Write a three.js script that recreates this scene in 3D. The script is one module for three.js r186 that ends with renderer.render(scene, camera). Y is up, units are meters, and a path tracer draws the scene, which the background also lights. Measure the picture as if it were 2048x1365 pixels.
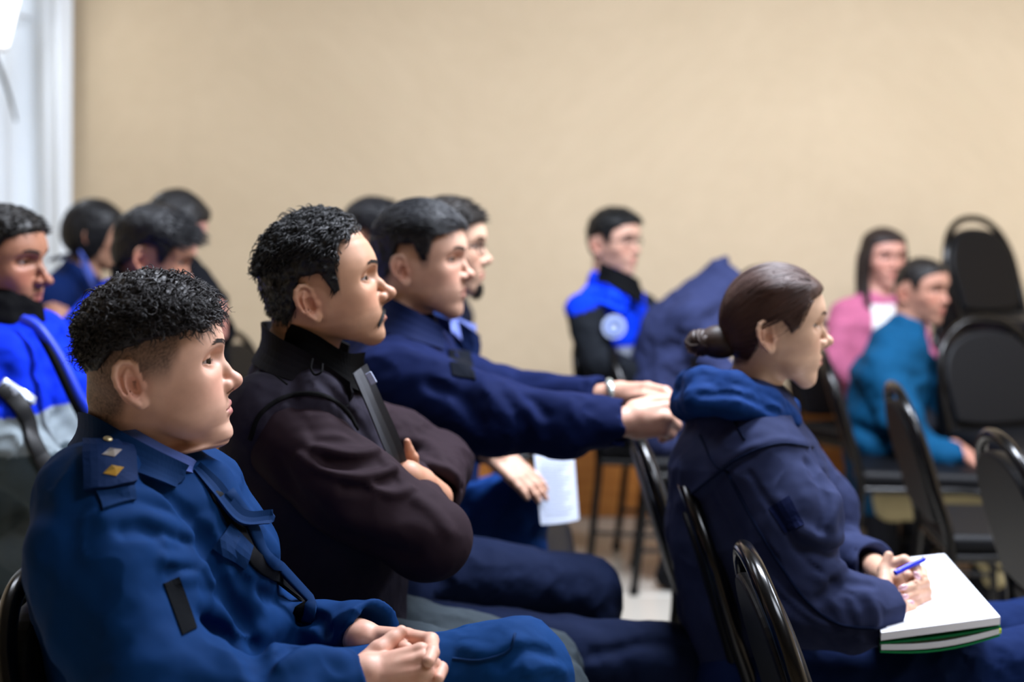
import * as THREE from 'three';
import { mergeGeometries } from 'three/addons/utils/BufferGeometryUtils.js';
import { RoundedBoxGeometry } from 'three/addons/geometries/RoundedBoxGeometry.js';
import { RectAreaLightUniformsLib } from 'three/addons/lights/RectAreaLightUniformsLib.js';
import { ImprovedNoise } from 'three/addons/math/ImprovedNoise.js';

// ------------------------------------------------------------------ camera, light, exposure
const FOCAL = 2800, EYE = 1.42, PITCH = 6.1 * Math.PI / 180;      // a 50 mm lens, hand-held, tilted slightly down
const scene = new THREE.Scene();
const camera = new THREE.PerspectiveCamera(2 * Math.atan(682.5 / FOCAL) * 180 / Math.PI, 2048 / 1365, 0.05, 40);
camera.position.set(0, EYE, 0);
camera.rotation.x = -PITCH;
camera.focus = 2.1;
camera.userData.fStop = 2.0;
scene.add(camera);
const renderer = new THREE.WebGLRenderer();
renderer.toneMapping = THREE.LinearToneMapping;
renderer.toneMappingExposure = 1.0;
renderer.shadowMap.enabled = true;
RectAreaLightUniformsLib.init();
scene.background = new THREE.Color(0x05070a);
const CEIL = 3.25;
// ceiling panels: x, z, width (x), depth (z), strength; the one nearest the camera is added fill
const LAMPS = [[0.75, -3.3, 1.2, 0.6, 92], [1.3, -1.6, 1.2, 0.6, 18], [-1.5, -3.9, 1.2, 0.6, 12], [2.9, -3.4, 1.2, 0.6, 50]];
const LAMP_COLOR = new THREE.Color(0xeaf1ff);
// ------------------------------------------------------------------ small vector kit and signed-distance modelling
const C6 = Math.cos(PITCH), S6 = Math.sin(PITCH);
function ray(px, py) { const x = (px - 1024) / FOCAL, y = -(py - 682.5) / FOCAL; return [x, y * C6 - S6, -C6 - y * S6]; }
const P = (px, py, d) => { const r = ray(px, py); d /= -r[2]; return [r[0] * d, EYE + r[1] * d, r[2] * d]; };   // a point read off the photograph at its own distance d behind the lens plane (z = -d)
const sub = (a, b) => [a[0] - b[0], a[1] - b[1], a[2] - b[2]], add = (a, b) => [a[0] + b[0], a[1] + b[1], a[2] + b[2]];
const mul = (a, s) => [a[0] * s, a[1] * s, a[2] * s], mad = (a, b, s) => [a[0] + b[0] * s, a[1] + b[1] * s, a[2] + b[2] * s];
const dot = (a, b) => a[0] * b[0] + a[1] * b[1] + a[2] * b[2], len = (a) => Math.hypot(a[0], a[1], a[2]);
const norm = (a) => { const l = len(a) || 1; return [a[0] / l, a[1] / l, a[2] / l]; };
const cross = (a, b) => [a[1] * b[2] - a[2] * b[1], a[2] * b[0] - a[0] * b[2], a[0] * b[1] - a[1] * b[0]];
const mix = (a, b, t) => a + (b - a) * t, mix3 = (a, b, t) => [mix(a[0], b[0], t), mix(a[1], b[1], t), mix(a[2], b[2], t)];
const clamp = (x, a = 0, b = 1) => x < a ? a : x > b ? b : x;
const sst = (a, b, x) => { const t = clamp((x - a) / (b - a)); return t * t * (3 - 2 * t); };
const smin = (a, b, k) => { const h = Math.max(k - Math.abs(a - b), 0) / k; return Math.min(a, b) - h * h * k / 4; };
const smax = (a, b, k) => -smin(-a, -b, k);
function rng(seed) { let s = seed >>> 0 || 1; return () => { s = (s + 0x6D2B79F5) >>> 0; let t = s; t = Math.imul(t ^ (t >>> 15), t | 1); t ^= t + Math.imul(t ^ (t >>> 7), t | 61); return ((t ^ (t >>> 14)) >>> 0) / 4294967296; }; }
const PN = new ImprovedNoise(), noise = (x, y, z) => PN.noise(x + 37.2, y + 91.7, z + 13.4);
const fbm = (x, y, z) => noise(x, y, z) + 0.5 * noise(2.1 * x, 2.1 * y, 2.1 * z) + 0.25 * noise(4.3 * x, 4.3 * y, 4.3 * z);
const lin = (hex) => { const c = new THREE.Color(hex); return [c.r, c.g, c.b]; };
const table = (tb) => (x) => { if (x <= tb[0][0]) return tb[0][1]; for (let i = 1; i < tb.length; i++) if (x <= tb[i][0]) { const t = (x - tb[i - 1][0]) / (tb[i][0] - tb[i - 1][0]); return mix(tb[i - 1][1], tb[i][1], t * t * (3 - 2 * t) * 0.5 + t * 0.5); } return tb[tb.length - 1][1]; };

const bbOf = (pts, r) => { const lo = [1e9, 1e9, 1e9], hi = [-1e9, -1e9, -1e9]; for (const p of pts) for (let i = 0; i < 3; i++) { lo[i] = Math.min(lo[i], p[i] - r); hi[i] = Math.max(hi[i], p[i] + r); } return { lo, hi }; };
const bbUnion = (l) => bbOf(l.flatMap((b) => [b.lo, b.hi]), 0);
function cone(a, b, ra, rb = ra) {
  const dx = b[0] - a[0], dy = b[1] - a[1], dz = b[2] - a[2], q = 1 / Math.max(1e-12, dx * dx + dy * dy + dz * dz), [ax, ay, az] = a;
  return { f(x, y, z) { x -= ax; y -= ay; z -= az; let t = (x * dx + y * dy + z * dz) * q; t = t < 0 ? 0 : t > 1 ? 1 : t; x -= dx * t; y -= dy * t; z -= dz * t; return Math.sqrt(x * x + y * y + z * z) - ra - (rb - ra) * t; }, bb: bbOf([a, b], Math.max(ra, rb)) };
}
function chain(pts, rs, k = 0.004) { const l = []; for (let i = 0; i + 1 < pts.length; i++) l.push(cone(pts[i], pts[i + 1], rs[i] ?? rs.at(-1), rs[i + 1] ?? rs.at(-1))); return U(k, ...l); }
function ell(c, r, B) {   // B: optional basis of three axes
  const [cx, cy, cz] = c, [rx, ry, rz] = r, m = Math.max(rx, ry, rz);
  return { f(x, y, z) { x -= cx; y -= cy; z -= cz; let u = x, v = y, w = z; if (B) { u = x * B[0][0] + y * B[0][1] + z * B[0][2]; v = x * B[1][0] + y * B[1][1] + z * B[1][2]; w = x * B[2][0] + y * B[2][1] + z * B[2][2]; }
    const a = u / rx, b = v / ry, d = w / rz, k0 = Math.sqrt(a * a + b * b + d * d), k1 = Math.sqrt(a * a / rx / rx + b * b / ry / ry + d * d / rz / rz); return k1 < 1e-9 ? -Math.min(rx, ry, rz) : k0 * (k0 - 1) / k1; }, bb: bbOf([c], m) };
}
function loft(nodes, L) {   // nodes: [centre, half depth, half width]; L: sideways axis
  const S = []; for (let i = 0; i + 1 < nodes.length; i++) { const T = norm(sub(nodes[i + 1][0], nodes[i][0])); S.push({ c: nodes[i][0], d: sub(nodes[i + 1][0], nodes[i][0]), T, F: norm(cross(T, L)), a0: nodes[i][1], a1: nodes[i + 1][1], b0: nodes[i][2], b1: nodes[i + 1][2], q: 1 / dot(sub(nodes[i + 1][0], nodes[i][0]), sub(nodes[i + 1][0], nodes[i][0])) }); }
  return { f(x, y, z) { let best = 1e9; for (const s of S) {
    let qx = x - s.c[0], qy = y - s.c[1], qz = z - s.c[2]; const t = clamp((qx * s.d[0] + qy * s.d[1] + qz * s.d[2]) * s.q);
    qx -= s.d[0] * t; qy -= s.d[1] * t; qz -= s.d[2] * t; const a = mix(s.a0, s.a1, t), b = mix(s.b0, s.b1, t);
    const u = (qx * s.F[0] + qy * s.F[1] + qz * s.F[2]) / a, w = (qx * L[0] + qy * L[1] + qz * L[2]) / b, v = (qx * s.T[0] + qy * s.T[1] + qz * s.T[2]) / (Math.min(a, b) * 0.7);
    const e = Math.sqrt(u * u + w * w + v * v), l = Math.sqrt(qx * qx + qy * qy + qz * qz), d = e < 1e-6 ? -a : l * (1 - 1 / e); best = smin(best, d, 0.02); } return best; },
    bb: bbUnion(nodes.map((n) => bbOf([n[0]], Math.max(n[1], n[2])))) };
}
function U(k, ...l) { l = l.filter(Boolean); if (l.length === 1) return l[0]; return { f(x, y, z) { let d = l[0].f(x, y, z); for (let i = 1; i < l.length; i++) d = smin(d, l[i].f(x, y, z), k); return d; }, bb: bbUnion(l.map((o) => o.bb)) }; }
const cutBy = (a, b, k = 0.004) => ({ f: (x, y, z) => smax(a.f(x, y, z), -b.f(x, y, z), k), bb: a.bb });
const grad = (f, p, e = 0.0015) => norm([f(p[0] + e, p[1], p[2]) - f(p[0] - e, p[1], p[2]), f(p[0], p[1] + e, p[2]) - f(p[0], p[1] - e, p[2]), f(p[0], p[1], p[2] + e) - f(p[0], p[1], p[2] - e)]);

// surface nets over a grid, only near the surface
function meshOf(s, h, color, pad = 2, box) {
  const bb = box ?? s.bb, lo = bb.lo.map((v) => v - pad * h), n = bb.hi.map((v, i) => Math.ceil((v + pad * h - lo[i]) / h) + 1), f = s.f;
  const [nx, ny, nz] = n, sy = nx, sz = nx * ny, G = new Float32Array(nx * ny * nz), B = 6, R = B * h * 0.87 * 1.5 + h;
  for (let kz = 0; kz < nz; kz += B) for (let ky = 0; ky < ny; ky += B) for (let kx = 0; kx < nx; kx += B) {
    const c = f(lo[0] + (kx + (B - 1) / 2) * h, lo[1] + (ky + (B - 1) / 2) * h, lo[2] + (kz + (B - 1) / 2) * h), far = Math.abs(c) > R, v = c > 0 ? 1 : -1;
    for (let z = kz; z < Math.min(kz + B, nz); z++) for (let y = ky; y < Math.min(ky + B, ny); y++) for (let x = kx; x < Math.min(kx + B, nx); x++)
      G[x + y * sy + z * sz] = far ? v : f(lo[0] + x * h, lo[1] + y * h, lo[2] + z * h);
  }
  const id = new Int32Array(nx * ny * nz).fill(-1), pos = [], idx = [];
  const off = []; for (let i = 0; i < 8; i++) off.push((i & 1) + ((i >> 1) & 1) * sy + ((i >> 2) & 1) * sz);
  const ed = [[0, 1], [2, 3], [4, 5], [6, 7], [0, 2], [1, 3], [4, 6], [5, 7], [0, 4], [1, 5], [2, 6], [3, 7]];
  for (let z = 0; z < nz - 1; z++) for (let y = 0; y < ny - 1; y++) for (let x = 0; x < nx - 1; x++) {
    const o = x + y * sy + z * sz; let m = 0; for (let i = 0; i < 8; i++) if (G[o + off[i]] < 0) m |= 1 << i;
    if (m === 0 || m === 255) continue;
    let ax = 0, ay = 0, az = 0, c = 0;
    for (const [i, j] of ed) { const gi = G[o + off[i]], gj = G[o + off[j]]; if ((gi < 0) === (gj < 0)) continue; const t = gi / (gi - gj);
      ax += (i & 1) + t * ((j & 1) - (i & 1)); ay += ((i >> 1) & 1) + t * (((j >> 1) & 1) - ((i >> 1) & 1)); az += ((i >> 2) & 1) + t * (((j >> 2) & 1) - ((i >> 2) & 1)); c++; }
    id[o] = pos.length / 3; pos.push(lo[0] + (x + ax / c) * h, lo[1] + (y + ay / c) * h, lo[2] + (z + az / c) * h);
  }
  const quad = (a, b, c, d, flip) => { if (a < 0 || b < 0 || c < 0 || d < 0) return; if (flip) idx.push(a, c, b, a, d, c); else idx.push(a, b, c, a, c, d); };
  for (let z = 1; z < nz - 1; z++) for (let y = 1; y < ny - 1; y++) for (let x = 1; x < nx - 1; x++) {
    const o = x + y * sy + z * sz, s0 = G[o] < 0;
    if (s0 !== G[o + 1] < 0) quad(id[o - sy - sz], id[o - sz], id[o], id[o - sy], !s0);
    if (s0 !== G[o + sy] < 0) quad(id[o - 1 - sz], id[o - 1], id[o], id[o - sz], !s0);
    if (s0 !== G[o + sz] < 0) quad(id[o - 1 - sy], id[o - sy], id[o], id[o - 1], !s0);
  }
  const N = pos.length / 3, nor = new Float32Array(N * 3), col = new Float32Array(N * 3);
  for (let i = 0; i < N; i++) { const p = [pos[3 * i], pos[3 * i + 1], pos[3 * i + 2]], g = grad(f, p, h * 0.6); nor.set(g, 3 * i); col.set(color ? color(p, g) : [1, 1, 1], 3 * i); }
  if (idx.length) { let v = 0; for (let k = 0; k < Math.min(idx.length, 3000); k += 3) { const [a, b, c] = [idx[k], idx[k + 1], idx[k + 2]].map((i) => [pos[3 * i], pos[3 * i + 1], pos[3 * i + 2]]); v += dot(cross(sub(b, a), sub(c, a)), [nor[3 * idx[k]], nor[3 * idx[k] + 1], nor[3 * idx[k] + 2]]); } if (v < 0) for (let k = 0; k < idx.length; k += 3) { const t = idx[k]; idx[k] = idx[k + 1]; idx[k + 1] = t; } }
  const g = new THREE.BufferGeometry();
  g.setAttribute('position', new THREE.BufferAttribute(new Float32Array(pos), 3)); g.setAttribute('normal', new THREE.BufferAttribute(nor, 3)); g.setAttribute('color', new THREE.BufferAttribute(col, 3)); g.setIndex(idx);
  return g;
}
// where the line of sight through a point of the photograph meets a surface
function hit(s, px, py, d0 = 1.0, d1 = 7.5, soft = 0) {
  const r = ray(px, py), l = len(r); let t = d0, bd = soft, bp = null;
  for (let i = 0; i < 260 && t < d1; i++) { const p = [r[0] * t, EYE + r[1] * t, r[2] * t], d = s.f(p[0], p[1], p[2]); if (d < 0.0004) return { p, n: grad(s.f, p, 0.004), t }; if (d < bd) { bd = d; bp = p; } t += Math.max(0.0004, d * 0.75 / l); }
  if (bp) { const n = grad(s.f, bp, 0.006), p = mad(bp, n, -bd); return { p, n: grad(s.f, p, 0.004) }; }   // grazes it: the nearest surface point
  return null;
}
function hits(s, path, steps = 8, d0) {   // a smooth run of surface points along a traced line
  const cv = new THREE.CatmullRomCurve3(path.map((p) => new THREE.Vector3(p[0], p[1], 0))), out = [];
  for (let i = 0; i <= steps; i++) { const q = cv.getPoint(i / steps), h = hit(s, q.x, q.y, d0); if (h && (!out.length || len(sub(h.p, out.at(-1).p)) < 0.16)) out.push(h); }
  return out;
}
const segDist2 = (p, a, b) => { const d = sub(b, a), t = clamp(dot(sub(p, a), d) / Math.max(1e-12, dot(d, d))), q = sub(p, mad(a, d, t)); return dot(q, q); };
// folds: ridges (h > 0) and creases (h < 0) of cloth along traced lines, plus broad and fine unevenness
function cloth(base, { folds = [], rough = 0.004, scale = 9, stretch = [1, 1, 1], fine = 0.0012, near = 1.0 } = {}) {
  const F = folds.map(([path, h, s]) => { const pts = hits(base, path, Math.max(4, path.length * 3), near).map((q) => q.p); return { pts, h, s, bb: pts.length ? bbOf(pts, s * 2.6) : null }; }).filter((f) => f.pts.length > 1);
  const f0 = base.f;
  return { base, bb: bbOf([base.bb.lo, base.bb.hi], 0.012), f(x, y, z) {
    let d = f0(x, y, z); if (d > 0.045 || d < -0.05) return d;
    const p = [x, y, z]; let o = 0;
    for (const q of F) { const b = q.bb; if (x < b.lo[0] || y < b.lo[1] || z < b.lo[2] || x > b.hi[0] || y > b.hi[1] || z > b.hi[2]) continue; let m = 1e9; for (let i = 0; i + 1 < q.pts.length; i++) m = Math.min(m, segDist2(p, q.pts[i], q.pts[i + 1])); o += q.h * Math.exp(-m / (q.s * q.s)); }
    if (rough) { const w = noise(x * 5, y * 5, z * 5) * 0.5, n = fbm((x + w * 0.1) * scale * stretch[0], (y + w * 0.1) * scale * stretch[1], (z + w * 0.1) * scale * stretch[2]); o += rough * (0.9 - 2 * Math.abs(n)); }
    if (fine) o += fine * noise(x * 70, y * 70, z * 70);
    return d - o; } };
}
// strips and pieces of cloth or metal laid on a surface, with thickness
function strip(points, width, thick, lift = 0, taper = 1) {
  const n = points.length, pos = [], idx = [];
  for (let i = 0; i < n; i++) { const t = norm(sub(points[Math.min(n - 1, i + 1)].p, points[Math.max(0, i - 1)].p)), N = points[i].n, s = norm(cross(N, t)), c = mad(points[i].p, N, lift), w = (typeof width === 'function' ? width(i / (n - 1)) : width) / 2;
    for (const [a, b] of [[-1, 0], [-0.9, 1], [0.9, 1], [1, 0]]) pos.push(...mad(mad(c, s, a * w), N, b ? thick : -0.002)); }
  for (let i = 0; i + 1 < n; i++) for (let k = 0; k < 4; k++) { const a = i * 4 + k, b = i * 4 + (k + 1) % 4; idx.push(a, b, b + 4, a, b + 4, a + 4); }
  const e = (n - 1) * 4; idx.push(0, 2, 1, 0, 3, 2, e, e + 1, e + 2, e, e + 2, e + 3);
  return geo(pos, idx);
}
function geo(pos, idx, col) {
  const g = new THREE.BufferGeometry(); g.setAttribute('position', new THREE.BufferAttribute(new Float32Array(pos), 3)); g.setIndex(idx);
  if (col) g.setAttribute('color', new THREE.BufferAttribute(new Float32Array(col), 3)); g.computeVertexNormals(); return g;
}
function sheet(grid, thick) {   // grid[i][j] = {p, n}: a closed slab over it
  const a = grid.length, b = grid[0].length, pos = [], idx = [];
  for (const s of [1, -0.4]) for (let i = 0; i < a; i++) for (let j = 0; j < b; j++) pos.push(...mad(grid[i][j].p, grid[i][j].n, s * thick));
  const at = (k, i, j) => k * a * b + i * b + j;
  for (let i = 0; i + 1 < a; i++) for (let j = 0; j + 1 < b; j++) { idx.push(at(0, i, j), at(0, i + 1, j), at(0, i + 1, j + 1), at(0, i, j), at(0, i + 1, j + 1), at(0, i, j + 1)); idx.push(at(1, i, j), at(1, i + 1, j + 1), at(1, i + 1, j), at(1, i, j), at(1, i, j + 1), at(1, i + 1, j + 1)); }
  const rim = []; for (let j = 0; j < b; j++) rim.push([0, j]); for (let i = 1; i < a; i++) rim.push([i, b - 1]); for (let j = b - 2; j >= 0; j--) rim.push([a - 1, j]); for (let i = a - 2; i > 0; i--) rim.push([i, 0]);
  for (let k = 0; k < rim.length; k++) { const [i, j] = rim[k], [m, l] = rim[(k + 1) % rim.length]; idx.push(at(0, i, j), at(0, m, l), at(1, m, l), at(0, i, j), at(1, m, l), at(1, i, j)); }
  const g = geo(pos, idx).toNonIndexed(); g.computeVertexNormals(); return g;
}
function patch(s, q, nx, ny, thick, lift = 0) {   // a piece with four traced corners lying on a surface
  const grid = []; let last = null;
  for (let i = 0; i <= ny; i++) { const row = []; for (let j = 0; j <= nx; j++) { const u = j / nx, v = i / ny, x = mix(mix(q[0][0], q[1][0], u), mix(q[3][0], q[2][0], u), v), y = mix(mix(q[0][1], q[1][1], u), mix(q[3][1], q[2][1], u), v); const h = hit(s, x, y, 1, 7.5, 0.08) ?? last; if (!h) throw new Error('patch misses at ' + x + ',' + y); last = h; row.push({ p: mad(h.p, h.n, lift), n: h.n }); } grid.push(row); }
  return sheet(grid, thick);
}
function tube(pts, r, seg = 24, sides = 8, closed = false) {
  const c = new THREE.CatmullRomCurve3(pts.map((p) => new THREE.Vector3(...p)), closed, 'centripetal');
  const g = new THREE.TubeGeometry(c, seg, typeof r === 'number' ? r : 1, sides, closed);
  if (typeof r !== 'number') { const pos = g.attributes.position, v = new THREE.Vector3(); for (let i = 0; i <= seg; i++) { const q = c.getPointAt(Math.min(1, i / seg)), rr = r(i / seg); for (let j = 0; j <= sides; j++) { const k = i * (sides + 1) + j; v.fromBufferAttribute(pos, k).sub(q).multiplyScalar(rr).add(q); pos.setXYZ(k, v.x, v.y, v.z); } } g.computeVertexNormals(); }
  return g;
}
// ------------------------------------------------------------------ scene objects
const taken = {};
function numbered(name) { const n = taken[name] = (taken[name] ?? -1) + 1; return n ? `${name}_${String(n).padStart(3, '0')}` : name; }
function shade(o) { o.traverse((m) => { if (m.isMesh) m.castShadow = m.receiveShadow = true; }); return o; }
function thing(name, label, category, group) { const o = new THREE.Group(); o.name = numbered(name); o.userData = { label, category }; if (group) o.userData.group = group; scene.add(o); return o; }
function part(name, g, m, parent, label) { const o = new THREE.Mesh(g, m); o.name = name; if (label) o.userData.label = label; o.castShadow = o.receiveShadow = true; parent.add(o); return o; }
function struct(name, g, m) { const o = part(name, g, m, scene); o.name = name; o.userData.kind = 'structure'; return o; }
const box = (w, h, d, x, y, z) => new THREE.BoxGeometry(w, h, d).translate(x, y, z);
const std = (color, roughness = 0.7, extra = {}) => new THREE.MeshPhysicalMaterial({ color, roughness, specularIntensity: roughness >= 0.7 ? 0.2 : 1, ...extra });
const M = {
  skin: std(0xffffff, 0.48, { vertexColors: true, specularIntensity: 0.65 }),
  eye: std(0xffffff, 0.12, { vertexColors: true, specularIntensity: 0.5 }),
  hair: std(0xffffff, 0.5, { vertexColors: true, specularIntensity: 0.7 }),
  cloth: std(0xffffff, 0.82, { vertexColors: true, specularIntensity: 0.18 }),
  vinyl: std(0x07080c, 0.5, { specularIntensity: 0.4 }), metal: std(0x050506, 0.2, { specularIntensity: 0.7 }),
};
// ------------------------------------------------------------------ heads
// local frame: origin midway between the ear canals, x to the person's left, y up, z out of the face
function frame(at, heading, pitch = 0, roll = 0, scale = 1) {   // heading 0 looks along +x, positive turns towards the camera
  const a = heading * Math.PI / 180, p = pitch * Math.PI / 180, r = roll * Math.PI / 180;
  const f0 = [Math.cos(a), 0, Math.sin(a)], l0 = cross([0, 1, 0], f0);
  const f = norm([f0[0] * Math.cos(p), Math.sin(p), f0[2] * Math.cos(p)]); let u = norm(cross(f, l0)), l = l0;
  const u2 = add(mul(u, Math.cos(r)), mul(l, Math.sin(r))); l = sub(mul(l, Math.cos(r)), mul(u, Math.sin(r))); u = u2;
  const m = new THREE.Matrix4().makeBasis(new THREE.Vector3(...mul(l, scale)), new THREE.Vector3(...mul(u, scale)), new THREE.Vector3(...mul(f, scale))).setPosition(...at);
  return { m, inv: (p) => { const q = sub(p, at); return [dot(q, l) / scale, dot(q, u) / scale, dot(q, f) / scale]; }, out: (p) => [0, 1, 2].map((i) => at[i] + scale * (l[i] * p[0] + u[i] * p[1] + f[i] * p[2])), dir: (p) => [0, 1, 2].map((i) => l[i] * p[0] + u[i] * p[1] + f[i] * p[2]), scale };
}
function faceLoft(o) {
  const w = o.width ?? 1, jw = o.jaw ?? 1, ch = o.chin ?? 0;
  const Fz = table([[-0.115, 0.06], [-0.108, 0.078 + ch], [-0.098, 0.0875 + ch], [-0.086, 0.0895 + ch], [-0.074, 0.087 + ch * 0.5], [-0.06, 0.0915], [-0.045, 0.094], [-0.03, 0.0925], [-0.01, 0.0895], [0.01, 0.089], [0.024, 0.0895], [0.04, 0.0965], [0.055, 0.098], [0.075, 0.094], [0.1, 0.08]]);
  const Wd = table([[-0.115, 0.026 * jw], [-0.105, 0.036 * jw], [-0.09, 0.047 * jw], [-0.07, 0.056 * jw], [-0.045, 0.0625 * (jw + 1) / 2], [-0.02, 0.067], [0.01, 0.0695], [0.04, 0.0715], [0.08, 0.069]]);
  return { f(x, y, z) { const yy = clamp(y, -0.112, 0.085), zc = 0.012, W = Wd(yy) * w, A = z > zc ? Fz(yy) - zc : 0.05, u = Math.abs(x) / W, v = Math.abs(z - zc) / A, n = z > zc ? 2.35 : 2.2, vy = (y - yy) / 0.03;
    const e = Math.pow(Math.pow(u, n) + Math.pow(v, n) + Math.pow(Math.abs(vy), n), 1 / n), l = Math.hypot(x, z - zc, y - yy); let d = e < 1e-6 ? -0.05 : l * (1 - 1 / e);
    return smax(d, (o.under ?? 0) + -0.857 * (y + 0.110) - 0.514 * (z - 0.075), o.underK ?? 0.024); }, bb: bbOf([[0, -0.03, 0.03]], 0.12) };
}
function earSDF(side, o) {
  const k = o.ear ?? 1, A = (o.earOut ?? 24) * Math.PI / 180, c = [side * (0.0725 * (o.width ?? 1) + 0.001), 0.002 + (o.earY ?? 0), -0.006 + (o.earZ ?? 0)];
  const ub = norm([side * Math.sin(A), -0.0, -Math.cos(A)]), t = 10 * Math.PI / 180, v = norm(add(mul([0, 1, 0], Math.cos(t)), mul(ub, Math.sin(t)))), w = mul(norm(cross(ub, v)), side > 0 ? 1 : -1), u = norm(cross(v, w)).map((q) => q), us = dot(u, ub) > 0 ? u : mul(u, -1);
  const at = (a, b, d = 0) => mad(mad(mad(c, us, a * k), v, b * k), w, d * k);
  const line = (pts, r) => chain(pts.map((p) => at(...p)), r, 0.002);
  const helix = line([[0.006, 0.002, 0.001], [0.001, 0.010, 0.0035], [0.001, 0.022, 0.004], [0.007, 0.031, 0.004], [0.016, 0.0335, 0.0045], [0.025, 0.029, 0.005], [0.030, 0.019, 0.005], [0.0305, 0.007, 0.005], [0.027, -0.006, 0.0045], [0.020, -0.017, 0.004], [0.013, -0.026, 0.003]], [0.0026, 0.003, 0.0034, 0.0036, 0.0038, 0.004, 0.004, 0.0038, 0.0035, 0.0035, 0.0045]);
  const anti = line([[0.013, -0.017, 0.003], [0.020, -0.010, 0.005], [0.0225, 0.002, 0.0055], [0.019, 0.013, 0.004], [0.012, 0.021, 0.002]], [0.0035, 0.0032, 0.0034, 0.0034, 0.0025]);
  const plate = ell(at(0.014, 0.003, 0.000), [0.0175 * k, 0.031 * k, 0.0035 * k], [us, v, w]), lobe = ell(at(0.0075, -0.026, 0.001), [0.0085 * k, 0.0095 * k, 0.0042 * k], [us, v, w]);
  const bowl = ell(at(0.0105, -0.003, 0.0055), [0.0095 * k, 0.0142 * k, 0.0095 * k], [us, v, w]), tragus = ell(at(-0.001, -0.004, 0.003), [0.005 * k, 0.0065 * k, 0.0045 * k], [us, v, w]);
  const groove = line([[0.0245, -0.006, 0.0065], [0.0262, 0.006, 0.007], [0.0235, 0.018, 0.007], [0.015, 0.0265, 0.0065], [0.007, 0.0235, 0.006]], [0.0018, 0.0026, 0.0028, 0.0024, 0.0018]);
  const s = U(0.0022, plate, helix, anti, lobe), root = ell(at(0.004, 0, -0.004), [0.010 * k, 0.022 * k, 0.008 * k], [us, v, w]);
  return { f: (x, y, z) => smin(smax(smax(smin(s.f(x, y, z), root.f(x, y, z), 0.006), -bowl.f(x, y, z), 0.002), -groove.f(x, y, z), 0.0015), tragus.f(x, y, z), 0.003), bb: bbOf([at(0.012, 0)], 0.045), c: at(0.013, 0) };
}
const EYE_AT = [0.0315, 0.0195, 0.0738], EYE_R = 0.0122;
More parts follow.
